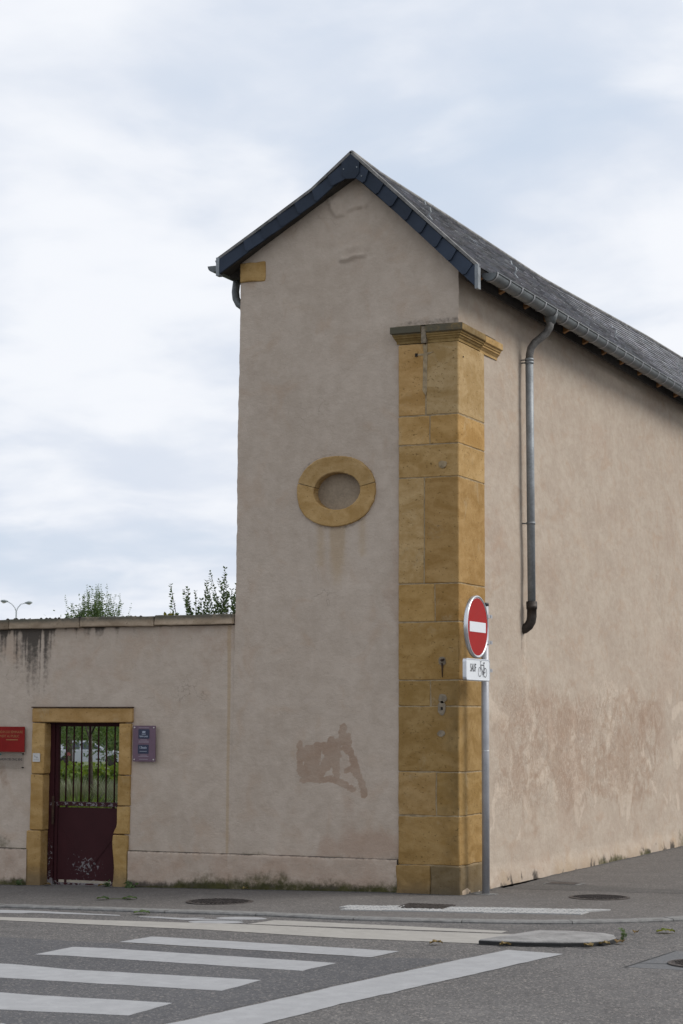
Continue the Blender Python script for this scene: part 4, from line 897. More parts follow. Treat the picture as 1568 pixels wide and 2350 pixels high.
dstone('jamb_stone', -4.094, -3.930, -.022, .30, .520, .828, (.96, .95, .88), 5, .004, (-4.094, lambda z: -.045*(sst(.62, .52, z))))
dstone('jamb_stone', -4.088, -3.926, -.022, .30, .836, 1.168, (.85, .83, .76), 6)
dstone('jamb_stone', -4.080, -3.922, -.022, .30, 1.176, 1.752, (1.0, .97, .92), 7)
dstone('lintel_stone', -5.236, -3.909, -.024, .30, 1.762, 1.925, (.92, .88, .86), 8)
MB().box(-5.24, -3.905, -.030, .02, 1.928, 1.940).build('lintel_dirt', M['rusty_iron'], gw)
MB().box(-5.10, -4.05, -.01, .36, -.2, -.112+.004).build('door_sill', M['kerb_stone'], gw)
dstone('stepping_stone', -5.08, -4.10, -.03, .05, -.2, -.088, (.62, .68, .8), 9, .006)

# gate -------------------------------------------------------------------
gt = thing('iron_gate', (-4.58, .16, -.08), 'chipped maroon iron gate with vertical bars above a sheet panel', 'gate')
GP = M['gate_paint']
gx0, gx1 = -5.062, -4.075; ga, gb = .135, .185
MB().box(gx0-.015, gx0+.055, ga-.02, gb+.03, -.10, 1.772).build('post', GP, gt)
MB().box(gx0+.060, gx0+.095, ga, gb, -.060, 1.715).build('stile', GP, gt)
MB().box(gx1-.04, gx1, ga, gb, -.060, 1.715).build('stile', GP, gt)
MB().box(gx0+.057, gx1, ga-.005, gb+.005, 1.7165, 1.762).build('top_rail', GP, gt)
MB().box(gx0+.097, gx1-.042, ga, gb, .812, .860).build('middle_rail', GP, gt)
MB().box(gx0+.097, gx1-.042, ga, gb, -.098, -.056).build('bottom_rail', GP, gt)
for x in (-4.875, -4.775, -4.671, -4.563, -4.449, -4.343, -4.233, -4.135):
    MB().tube([(x, .16, .861), (x, .16, 1.716)], .0095, 8).build('bar', GP, gt)
panel = MB().box(gx0+.099, gx1-.043, .150, .166, -.024, .795).build('sheet_panel', GP, gt)
MB().prism([(gx0+.13, .55), (-4.56, .06), (-4.54, .08), (gx0+.13, .58)], (0, 0, 0), (1, 0, 0), (0, 0, 1), (0, -1, 0), -.1495, -.1465).build('pressed_rib', GP, panel)
MB().prism([(gx1-.08, .55), (-4.56, .06), (-4.54, .08), (gx1-.08, .58)], (0, 0, 0), (1, 0, 0), (0, 0, 1), (0, -1, 0), -.1495, -.1465).build('pressed_rib', GP, panel)
for x in (-4.86, -4.24):
    for z0, z1 in ((.795, .812), (-.056, -.024)): MB().box(x-.012, x+.012, .150, .166, z0, z1).build('spacer', GP, gt)
MB().box(gx0+.04, gx0+.065, ga-.035, ga-.021, .60, .92).build('lock_plate', M['rusty_iron'], gt)

# ------------------------------------------------------------------ writing
DG = None
def text_mesh(s_, size, sx=1.0, align='CENTER', bold=0.0):
    cu = bpy.data.curves.new('lettering', 'FONT'); cu.body = s_; cu.size = size; cu.align_x = align; cu.align_y = 'CENTER'; cu.offset = bold; cu.resolution_u = 3
    o = bpy.data.objects.new('lettering', cu); COL.objects.link(o); bpy.context.view_layer.update()
    me = bpy.data.meshes.new_from_object(o.evaluated_get(bpy.context.evaluated_depsgraph_get())); bpy.data.objects.remove(o); 
    for v in me.vertices: v.co.x *= sx
    return me
def put_text(s_, size, origin, ex, ey, mat_, parent, sx=1.0, align='CENTER', bold=0.0, name='lettering'):
    me = text_mesh(s_, size, sx, align, bold); ex, ey, o0 = Vector(ex), Vector(ey), Vector(origin)
    for v in me.vertices: v.co = o0+ex*v.co.x+ey*v.co.y
    me.materials.clear(); me.materials.append(M[mat_]); return link(name, me, parent)
EX, EZ = (1, 0, 0), (0, 0, 1)
def rrect(x0, x1, z0, z1, r, n=5):
    out = []
    for cx, cz, q0 in ((x1-r, z1-r, 0), (x0+r, z1-r, 90), (x0+r, z0+r, 180), (x1-r, z0+r, 270)):
        out += [(cx+r*math.cos(rad(q0+90*i/n)), cz+r*math.sin(rad(q0+90*i/n))) for i in range(n+1)]
    return out
def fplate(name, x0, x1, z0, z1, ya, yb, mat_, parent, r=.004):
    return MB().prism(rrect(x0, x1, z0, z1, r, 3), (0, 0, 0), EX, EZ, (0, -1, 0), -yb, -ya).build(name, M[mat_], parent, fix=True)
def print_line(x, y, z, w_, h_, mat_, parent): return MB().box(x-w_/2, x+w_/2, y-.0005, y+.0005, z-h_/2, z+h_/2).build('small_print', M[mat_], parent)   # lines too small to read
# purple plaque
pq = thing('purple_plaque', (-3.74, -.03, 1.33), 'purple plaque with two navy panels on the wall right of the doorway', 'plaque')
b_ = fplate('board', -3.882, -3.594, 1.330, 1.730, -.045, -.037, 'plaque_purple', pq)
n1_ = fplate('navy_panel', -3.812, -3.672, 1.585, 1.690, -.048, -.0455, 'plaque_navy', pq)
n2_ = fplate('navy_panel', -3.816, -3.680, 1.418, 1.518, -.048, -.0455, 'plaque_navy', pq)
yt = -.0495
MB().prism([(-3.760, 1.650), (-3.764, 1.672), (-3.755, 1.662), (-3.748, 1.674), (-3.742, 1.663), (-3.736, 1.674), (-3.729, 1.662), (-3.720, 1.672), (-3.724, 1.650)], (0, 0, 0), EX, EZ, (0, -1, 0), .0482, .0495).build('crown_emblem', M['plaque_pale'], n1_, fix=True)
print_line(-3.742, yt, 1.636, .050, .007, 'plaque_pale', n1_); put_text('Saint-Louis', .030, (-3.742, yt, 1.612), EX, EZ, 'plaque_pale', n1_, .8, bold=.0006)
put_text("L'Escale", .034, (-3.748, yt, 1.486), EX, EZ, 'plaque_pale', n2_, .85, bold=.0006); print_line(-3.748, yt, 1.444, .090, .004, 'plaque_pale', n2_)
yt2 = -.0462
for z, w_ in ((1.707, .135), (1.572, .085), (1.558, .130), (1.545, .132), (1.402, .085), (1.388, .128), (1.356, .110)):
    MB().box(-3.744-w_/2, -3.744+w_/2, yt2-.0004, yt2+.0007, z-.0032, z+.0032).build('small_print', M['plaque_text'], pq)
for x in (-3.862, -3.616):
    for z in (1.352, 1.708): MB().tube([(x, -.002, z), (x, -.045, z), (x, -.052, z)], [.006, .010, .006], 10).build('stud', M['stud_metal'], pq)
# red plaque and clear plaque at the left edge
rp_ = thing('red_plaque', (-5.6, -.03, 1.42), 'red plaque with faded gold lettering above the clear plaque', 'plaque')
fplate('board', -5.88, -5.322, 1.421, 1.711, -.036, -.026, 'plaque_red', rp_)
put_text('JARDIN DU SEMINAIRE', .042, (-5.345, -.0375, 1.648), EX, EZ, 'plaque_gold', rp_, .82, 'RIGHT')
put_text('OUVERT AU PUBLIC', .042, (-5.390, -.0375, 1.600), EX, EZ, 'plaque_gold', rp_, .82, 'RIGHT')
print_line(-5.49, -.0375, 1.560, .16, .010, 'plaque_gold', rp_)
cp = thing('clear_plaque', (-5.6, -.03, 1.23), 'clear acrylic plaque with black garden name under the red plaque', 'plaque')
fplate('board', -5.88, -5.330, 1.226, 1.414, -.036, -.030, 'acrylic_clear', cp)
put_text('JARDIN DES CINQ SENS', .036, (-5.345, -.0372, 1.335), EX, EZ, 'sign_black', cp, .80, 'RIGHT', .0006)
print_line(-5.372, -.0372, 1.392, .05, .005, 'notice_grey', cp); MB().box(-5.68, -5.63, -.0376, -.0366, 1.385, 1.40).build('logo', M['logo_teal'], cp)
for z in (1.245, 1.400): MB().tube([(-5.345, -.002, z), (-5.345, -.036, z), (-5.345, -.042, z)], [.005, .008, .005], 8).build('stud', M['cast_iron'], cp)
# small white notice on the jamb
nt_ = thing('small_notice', (-5.16, -.03, 1.31), 'small white square notice on the left jamb of the doorway', 'notice')
fplate('board', -5.209, -5.112, 1.312, 1.410, -.031, -.0245, 'notice_white', nt_)
MB().tube([(-5.182, -.0315, 1.375), (-5.165, -.0315, 1.366), (-5.145, -.0315, 1.368), (-5.134, -.0315, 1.352)], .0022, 5).tube([(-5.165, -.0315, 1.366), (-5.152, -.0315, 1.350)], .002, 5).tube([(-5.185, -.0315, 1.382), (-5.178, -.0315, 1.370)], .003, 5).build('dog_pictogram', M['notice_grey'], nt_)
print_line(-5.160, -.0318, 1.334, .07, .005, 'notice_grey', nt_)

# ------------------------------------------------------------------ road sign
SX, SYp = .213, .226
sg = thing('road_sign', (SX, SYp, 0), 'round red no entry sign and white plate on a grey metal pole by the pilaster', 'road sign')
pole = MB().tube([(SX, SYp, -.02), (SX, SYp, 1.55), (SX, SYp, 3.005)], .040, 20).build('pole', M['galvanised'], sg)
MB().tube([(SX, SYp, 3.005), (SX, SYp, 3.032), (SX, SYp, 3.04)], [.0425, .0425, .035], 20).build('pole_cap', M['black_plastic'], pole)
MB().tube([(SX, SYp, 1.480), (SX, SYp, 1.486)], .0412, 20).build('pole_seam', M['alu'], pole)
n = 18; MB().prism([(SX+.13*math.cos(2*math.pi*i/n)*random.uniform(.8, 1.15), SYp-.02+.11*math.sin(2*math.pi*i/n)*random.uniform(.8, 1.1)) for i in range(n)], (0, 0, 0), (1, 0, 0), (0, 1, 0), (0, 0, 1), -.01, .007).build('concrete_footing', M['kerb_stone'], sg, fix=True)
DC = (-.205, 2.765); Xf = .290
def circ(r, n=64): return [(DC[0]+r*math.cos(2*math.pi*i/n), DC[1]+r*math.sin(2*math.pi*i/n)) for i in range(n)]
EY = (0, 1, 0); NX = (1, 0, 0)
disc = MB().prism(circ(.306), (0, 0, 0), EY, EZ, NX, Xf-.012, Xf-.001).build('disc', M['sign_white'], sg, fix=True)
MB().prism(circ(.297), (0, 0, 0), EY, EZ, NX, Xf-.0008, Xf+.0004).build('red_field', M['sign_red'], disc, fix=True)
MB().box(Xf+.0008, Xf+.0018, -.446, .036, 2.710, 2.814).build('white_bar', M['sign_white'], disc)
mb = MB(); n = 64; pr_ = [(.303, Xf-.004), (.306, Xf+.006), (.316, Xf+.008), (.325, Xf+.000), (.325, Xf-.034), (.312, Xf-.036)]
vs_ = [(x, DC[0]+r*math.cos(2*math.pi*i/n), DC[1]+r*math.sin(2*math.pi*i/n)) for i in range(n) for r, x in pr_]
mb.add(vs_, [(i*6+j, ((i+1) % n)*6+j, ((i+1) % n)*6+j+1, i*6+j+1) for i in range(n) for j in range(5)], True); mb.build('rim', M['alu'], disc, fix=True)
plate = MB().prism(rrect(-.548, .152, 2.214, 2.426, .03), (0, 0, 0), EY, EZ, NX, Xf-.012, Xf-.001).build('plate', M['sign_white'], sg, fix=True)
po, pi_ = rrect(-.556, .160, 2.206, 2.434, .036, 6), rrect(-.546, .150, 2.216, 2.424, .028, 6); n = len(po)
mb = MB(); vs_ = [(Xf-.036, *p) for p in po]+[(Xf+.001, *p) for p in po]+[(Xf+.003, *p) for p in pi_]+[(Xf-.002, *p) for p in pi_]
mb.add(vs_, [(r*n+i, r*n+(i+1) % n, (r+1)*n+(i+1) % n, (r+1)*n+i) for r in range(3) for i in range(n)]); mb.build('rim', M['alu'], plate, fix=True)
put_text('SAUF', .118, (Xf+.0015, -.345, 2.336), EY, EZ, 'sign_black', plate, .64, bold=.0006)
xs_ = Xf+.0015
bk = MB()
def line(y0, z0, y1, z1, w_=.007):
    d = Vector((y1-y0, z1-z0)); d.normalize(); p_ = Vector((-d.y, d.x))*w_/2
    global _lx; _lx += .00012
    bk.add([(_lx, y0+p_.x, z0+p_.y), (_lx, y0-p_.x, z0-p_.y), (_lx, y1-p_.x, z1-p_.y), (_lx, y1+p_.x, z1+p_.y)], [(0, 1, 2, 3)])
_lx = xs_
for cy_, cz_ in ((-.148, 2.300), (.015, 2.296)):
    n = 28; _lx += .00012
    bk.add([(_lx, cy_+r*math.cos(2*math.pi*i/n), cz_+r*math.sin(2*math.pi*i/n)) for i in range(n) for r in (.050, .043)], [(2*i, 2*i+1, (2*i+3) % (2*n), (2*i+2) % (2*n)) for i in range(n)])
W1, W2 = (-.148, 2.300), (.015, 2.296); BB = (-.055, 2.293); ST = (-.025, 2.372); HT = (-.118, 2.374)
line(*HT, *ST, .009); line(*HT, *BB); line(*ST, *BB); line(*ST, *W2); line(*BB, *W2, .010); line(HT[0]-.002, HT[1], *W1); line(HT[0], HT[1], HT[0]-.010, HT[1]+.035); line(HT[0]-.010, HT[1]+.034, HT[0]+.012, HT[1]+.036, .011)
line(ST[0], ST[1], ST[0]+.004, ST[1]+.022); line(ST[0]-.014, ST[1]+.024, ST[0]+.020, ST[1]+.024, .014); line(BB[0]-.004, BB[1]+.018, BB[0]+.008, BB[1]-.045, .008); line(BB[0], BB[1]+.02, BB[0], BB[1]-.02, .022)
bk.build('bicycle_symbol', M['sign_black'], plate)
for z in (2.895, 2.62, 2.325):
    MB().box(Xf-.036, Xf-.030, -.40, .33, z-.018, z+.018).tube([(SX, SYp, z-.018), (SX, SYp, z+.018)], .044, 16).box(SX+.02, Xf-.03, .27, .285, z-.014, z+.014).build('bracket', M['galvanised'], sg)

# ------------------------------------------------------------------ vegetation
def leaves_mesh(name, C_, D_, size, mat, tint, width=.5, droop=None):
    """C_: (n,3) leaf bases, D_: (n,3) leaf axis directions, size (n,), tint (n,)"""
    n = len(C_); D_ = D_/np.linalg.norm(D_, axis=1, keepdims=True)
    R_ = rng.normal(size=(n, 3)); Sd = np.cross(D_, R_); Sd /= np.linalg.norm(Sd, axis=1, keepdims=True)+1e-9
    Nn = np.cross(Sd, D_); s_ = size[:, None]
    a = C_; e = C_+D_*s_-np.array([0, 0, .12])*s_; mid = C_+D_*s_*.45
    l = mid+Sd*s_*width*.5+Nn*s_*.10; r = mid-Sd*s_*width*.5+Nn*s_*.10
    V = np.stack([a, l, e, r], 1).reshape(-1, 3); b0 = np.arange(n)*4
    Fq = np.stack([b0, b0+1, b0+2, b0, b0+2, b0+3], 1).reshape(-1, 3)
    me = bpy.data.meshes.new(name); me.vertices.add(len(V)); me.vertices.foreach_set('co', V.reshape(-1).astype(np.float32))
    me.loops.add(Fq.size); me.loops.foreach_set('vertex_index', Fq.reshape(-1).astype(np.int32))
    me.polygons.add(len(Fq)); me.polygons.foreach_set('loop_start', np.arange(0, Fq.size, 3, dtype=np.int32)); me.update(calc_edges=True)
    t4 = np.repeat(tint, 4); at_ = me.attributes.new('tint', 'FLOAT_COLOR', 'POINT')
    at_.data.foreach_set('color', np.stack([t4, t4, t4, np.ones_like(t4)], 1).reshape(-1).astype(np.float32))
    me.materials.append(M[mat]); me.validate(); return me
def shoot_leaves(p0, p1, spacing, size, spread=.9):
    p0, p1 = np.array(p0, float), np.array(p1, float); L = np.linalg.norm(p1-p0); n = max(4, int(L/spacing)); ax = (p1-p0)/L
    C_, D_, s_ = [], [], []
    bend = rng.normal(size=3)*.02
    for i in range(n):
        f = (i+.4)/n
        for side in (0, 1):
            q = i*2.4+side*math.pi+rng.normal()*.4
            d = np.array([math.cos(q), math.sin(q), 0])*spread+ax*(.35+.5*f)
            C_.append(p0+(p1-p0)*f+bend*math.sin(f*3.1)); D_.append(d+rng.normal(size=3)*.15); s_.append(size*(1.15-.55*f)*rng.uniform(.75, 1.15))
    return C_, D_, s_
# fruit shrub behind the wall: upright shoots show above the coping
sh = thing('shrub', (-5.05, 4.0, -.1), 'leafy shrub with upright shoots rising above the coping next to the gable', 'shrub')
shoots = [(-5.58, 3.25, -5.67, 3.63), (-5.35, 3.21, -5.48, 3.55), (-5.31, 3.21, -5.35, 3.57), (-5.25, 3.21, -5.29, 3.53), (-5.21, 3.21, -5.18, 3.67), (-4.85, 3.2, -5.03, 3.78), (-4.82, 3.2, -4.91, 3.67), (-4.82, 3.2, -4.79, 3.82), (-4.94, 3.2, -5.01, 3.54), (-4.68, 3.2, -4.69, 3.7), (-4.76, 3.2, -4.75, 3.48), (-5.12, 3.1, -5.03, 3.40), (-4.72, 3.1, -4.62, 3.62), (-4.60, 3.0, -4.50, 3.75), (-5.30, 3.1, -5.42, 3.40), (-5.2, 3.1, -5.24, 3.42), (-5.0, 3.1, -4.95, 3.40), (-4.9, 3.1, -5.10, 3.46), (-4.84, 3.1, -4.86, 3.55), (-4.70, 3.1, -4.82, 3.50)]
C_, D_, s_ = [], [], []; st = MB()
for i, (x0, z0, x1, z1) in enumerate(shoots):
    dx = x1-x0; dz = z1-z0; yb = 4+rng.normal()*.12
    b0 = (x0-dx*1.2, yb, z0-dz*1.2); tip = (x1, yb+rng.normal()*.04, z1)
    st.tube([(-5.05+rng.normal()*.05, 4, 1.6), ((b0[0]-5.05)/2, yb, 2.3), b0, (x0, yb, z0), tip], [.016, .011, .007, .005, .002], 5)
    a, d, s2 = shoot_leaves(b0, tip, .032, .088); C_ += a; D_ += d; s_ += s2
for i in range(900):
    q = rng.normal(size=3)*np.array([.42, .28, .35])+np.array([-5.05, 4.0, 2.75]); q[2] = min(q[2], 3.0)
    C_.append(q); D_.append(rng.normal(size=3)+np.array([0, 0, .2])); s_.append(rng.uniform(.04, .07))
for i in range(240):
    q = np.array([-4.98, 4.0, 3.18])+rng.normal(size=3)*np.array([.24, .10, .10]); C_.append(q); D_.append(rng.normal(size=3)); s_.append(rng.uniform(.04, .065))
C_, D_, s_ = map(np.array, (C_, D_, s_)); link('crown', leaves_mesh('crown', C_, D_, s_, 'leaf_shoot', rng.random(len(C_)), .52), sh)
st.tube([(-5.05, 4, -.12), (-5.04, 4, .8), (-5.05, 4, 1.65)], [.045, .038, .028], 8); st.build('trunk', M['bark'], sh)
# yellowing tuft at the foot of the leftmost shoot
C_ = np.array([[-5.58, 3.9, 3.16]]*46)+rng.normal(size=(46, 3))*np.array([.05, .04, .025]); D_ = rng.normal(size=(46, 3))+np.array([0, 0, .7])
tf = link('yellow_leaf_tuft', leaves_mesh('yellow_leaf_tuft', C_, D_, rng.uniform(.05, .08, 46), 'leaf_yellow', rng.random(46), .6)); 
tf.parent = sh; tf.location = -woff(sh)

def branch_tree(name, base, trunk_r, fork_z, label, crown_fn, n, size, mat, n_limb=9, limb_top=None, group='trees in the garden', width=.5):
    bx, by, bz = base; t_ = thing(name, base, label, 'tree', group)
    mb = MB(); mb.tube([(bx, by, bz-.05), (bx+.02, by, bz+(fork_z-bz)*.5), (bx, by, fork_z), (bx-.02, by, fork_z+(limb_top-fork_z)*.6)], [trunk_r*1.25, trunk_r, trunk_r*.8, trunk_r*.3], 10)
    for i in range(n_limb):
        q = i*2.4; zz_ = fork_z+(limb_top-fork_z)*rng.uniform(0, .45); l = rng.uniform(.5, 1.0)*(limb_top-fork_z)*.55
        mb.tube([(bx, by, zz_), (bx+math.cos(q)*l*.4, by+math.sin(q)*l*.4, zz_+l*.35), (bx+math.cos(q)*l*.75, by+math.sin(q)*l*.75, zz_+l*.85)], [trunk_r*.45, trunk_r*.3, trunk_r*.1], 6)
    mb.build('trunk', M['bark'], t_)
    C_, D_, s2 = crown_fn(n, size); link('crown', leaves_mesh('crown', C_, D_, s2, mat, np.clip(rng.normal(.45, .25, len(C_)), 0, 1), width), t_)
    return t_
def clumped(cx, cy, prof, nclump, r):     # crown built of leaf clumps on a height/radius profile
    zs_, rs_ = zip(*prof)
    def fn(n, size):
        C_, D_ = [], []; per = n//nclump
        for k in range(nclump):
            z = rng.uniform(zs_[0], zs_[-1]); R_ = np.interp(z, zs_, rs_); q = rng.uniform(0, 6.283); rr = R_*math.sqrt(rng.uniform(.08, 1))
            c = np.array([cx+rr*math.cos(q), cy+rr*math.sin(q), z]); rad_ = r*rng.uniform(.6, 1.3)
            C_.append(c+rng.normal(size=(per, 3))*np.array([1, 1, .75])*rad_*.5); D_.append(rng.normal(size=(per, 3))+np.array([math.cos(q), math.sin(q), -.25])*.5)
        C_, D_ = np.concatenate(C_), np.concatenate(D_); return C_, D_, size*rng.uniform(.7, 1.3, len(C_))
    return fn
# the slim tree seen through the gate, its top showing above the wall
bxa, bya = -10.50, 10.0
def treeA(n, size):
    C_, D_, s2 = clumped(bxa, bya, [(1.20, 1.1), (1.9, 1.4), (2.6, 1.1), (3.5, .36)], 130, .28)(n, size); s2 = s2*1.15
    A, B, S_ = [], [], []
    for k in range(120):
        x0 = bxa+.06+rng.normal()*.17; y0 = bya+rng.normal()*.2; top = 4.16-abs(x0-bxa-.10)*1.0-rng.uniform(0, .45)
        a, d, s3 = shoot_leaves((x0, y0, 2.9), (x0+(x0-bxa-.08)*.45+rng.normal()*.03, y0+rng.normal()*.05, top), .034, size*.95, .8); A += a; B += d; S_ += s3
    a, d, s3 = shoot_leaves((-10.98, bya, 3.0), (-11.06, bya, 3.95), .034, size); A += a; B += d; S_ += s3
    a, d, s3 = shoot_leaves((-10.08, bya, 3.0), (-9.97, bya, 3.72), .034, size); A += a; B += d; S_ += s3
    for k in range(520):
        A.append(np.array([bxa+.04, bya, 3.55])+rng.normal(size=3)*np.array([.20, .2, .17])); B.append(rng.normal(size=3)+np.array([0, 0, .3])); S_.append(rng.uniform(.04, .065))
    return np.concatenate([C_, np.array(A)]), np.concatenate([D_, np.array(B)]), np.concatenate([s2, np.array(S_)])
branch_tree('slim_tree', (bxa, bya, -.1), .044, 1.3, 'slim tree seen through the gate, its twiggy top above the coping', treeA, 8500, .058, 'leaf_shoot', 9, 3.3)
branch_tree('broad_tree', (-23.3, 30, -.2), .10, 1.8, 'thicker trunked tree further back behind the gate bars', clumped(-23.3, 30, [(1.22, 3.0), (2.0, 3.6), (3.0, 3.0), (3.9, 1.2)], 190, .6), 15000, .13, 'leaf_dark', 12, 3.8, width=.55)
branch_tree('broad_tree', (-20.6, 36, -.3), .09, 2.0, 'tree with drooping leaves behind the right hand gate bars', clumped(-20.6, 36, [(1.22, 3.0), (2.0, 3.6), (3.0, 3.0), (3.9, 1.2)], 170, .6), 13000, .13, 'leaf_dark', 12, 3.8, width=.55)
branch_tree('broad_tree', (-29.2, 38, -.4), .10, 2.0, 'tree standing furthest left behind the gate bars', clumped(-29.2, 38, [(1.22, 3.0), (2.0, 3.6), (3.0, 3.0), (3.9, 1.2)], 150, .6), 11000, .13, 'leaf_dark', 12, 3.8, width=.55)
# far hedge of trees behind the parked cars
def far_crown(cx, cy, h, r): return clumped(cx, cy, [(-.6, r*.8), (h*.4, r), (h*.8, r*.8), (h, r*.2)], 120, 1.1)
for i, (x, y, h, r, lb) in enumerate(((-66, 104, 5.6, 5, 'dense green tree behind the white parked car'), (-57.5, 106, 6.0, 5.5, 'dense green tree behind the silver parked car'), (-74, 108, 5.8, 5.5, 'dense green tree left of the parked cars'))):
    branch_tree('far_tree', (x, y, -1.0), .2, 1.5, lb, far_crown(x, y, h, r), 9000, .42, 'leaf_dark', 8, h*.8, 'trees beyond the parked cars', .6)
# vine hedge with large bright leaves
vh = thing('vine_hedge', (-14.6, 17.0, -.1), 'bright green vine hedge across the garden behind the gate', 'hedge')
n = 5200; C_ = np.stack([rng.uniform(-19.5, -10.5, n), 17+rng.normal(size=n)*.28+rng.uniform(-.2, .2, n), np.zeros(n)], 1)
top_ = .64+.20*vnoise(C_[:, 0]*1.3, C_[:, 0]*0, 5)+.12*vnoise(C_[:, 0]*4, C_[:, 0]*0, 6); C_[:, 2] = -.1+(top_+.08)*np.sqrt(rng.random(n))
D_ = rng.normal(size=(n, 3))+np.array([.2, -.7, -.1]); link('foliage', leaves_mesh('foliage', C_, D_, rng.uniform(.09, .16, n), 'leaf_fresh', np.clip(rng.normal(.5, .28, n), 0, 1), .85), vh)
mb = MB()
for i in range(14): x = -19+.62*i; mb.tube([(x, 17, -.12), (x+.03, 17, .3), (x-.02, 17, .75)], [.022, .016, .008], 6)
mb.build('stems', M['bark'], vh)
# roses
for i, (x, y, z, lb) in enumerate(((-17.15, 18.2, 1.06, 'pink rose bloom on a tall stem left of the slim trunk'), (-16.0, 18.2, 1.03, 'pink rose bloom on a stem just left of the slim trunk'), (-14.35, 18.2, 1.0, 'pale pink rose bloom on a stem behind the right gate bars'))):
    t_ = thing('rose', (x, y, -.1), lb, 'rose', 'roses behind the hedge')
    MB().tube([(x, y, -.1), (x+.02, y, .5), (x, y, z)], .008, 5).build('stem', M['stem_green'], t_)
    C_ = np.array([[x, y, z]]*26)+rng.normal(size=(26, 3))*.012; link('bloom', leaves_mesh('bloom', C_, rng.normal(size=(26, 3))+np.array([0, 0, .4]), rng.uniform(.03, .05, 26), 'rose_pink', rng.random(26), .9), t_)
# grey-green lavender bushes and grass clumps in front of the hedge
def blades(cx, cy, r, h, n, mat, w_, name, parent, arch=.3):
    q = rng.uniform(0, 6.283, n); rr = r*np.sqrt(rng.random(n))*.6; b0 = np.stack([cx+rr*np.cos(q), cy+rr*np.sin(q), np.full(n, -.12)], 1)
    out = np.stack([np.cos(q), np.sin(q), np.zeros(n)], 1)*(rr/r+.15*rng.random(n))[:, None]*r*arch*2.5; hh = h*rng.uniform(.55, 1.0, n)
    m1 = b0+out*.35+np.array([0, 0, 1])*(hh*.6)[:, None]; tp = b0+out*1.1+np.array([0, 0, 1])*hh[:, None]; side = np.stack([-np.sin(q), np.cos(q), np.zeros(n)], 1)*w_
    side = side*rng.choice([-1, 1], n)[:, None]+rng.normal(size=(n, 3))*w_*.5
    V = np.stack([b0-side, b0+side, m1+side*.9, m1-side*.9, tp], 1).reshape(-1, 3); b = np.arange(n)*5
    me = bpy.data.meshes.new(name); fs = []
    for k in b: fs += [(k, k+1, k+2, k+3), (k+3, k+2, k+4)]
    me.from_pydata(V.tolist(), [], fs); t5 = np.repeat(rng.random(n), 5); a_ = me.attributes.new('tint', 'FLOAT_COLOR', 'POINT')
    a_.data.foreach_set('color', np.stack([t5, t5, t5, np.ones_like(t5)], 1).reshape(-1).astype(np.float32)); me.materials.append(M[mat]); return link(name, me, parent)
for i, (x, y, r, h, lb) in enumerate(((-9.95, 10.3, .55, .92, 'grey green lavender bush right of the slim trunk'), (-11.35, 11.0, .60, .95, 'grey green lavender bush left of the slim trunk'), (-9.35, 9.8, .5, .78, 'grey green lavender bush behind the rightmost gate bars'))):
    t_ = thing('lavender_bush', (x, y, -.1), lb, 'lavender', 'lavender bushes behind the gate'); blades(x, y, r, h, 1500, 'leaf_greygreen', .010, 'foliage', t_, .45)
for i, (x, y, r, h, lb) in enumerate(((-9.6, 8.2, .5, .80, 'yellow green grass clump behind the left gate bars'), (-8.95, 7.9, .4, .58, 'low straw coloured grass clump behind the middle gate bars'))):
    t_ = thing('grass_clump', (x, y, -.1), lb, 'grass', 'grass clumps behind the gate'); blades(x, y, r, h, 520, 'leaf_grass' if i else 'leaf_fresh', .011, 'blades', t_, .5)

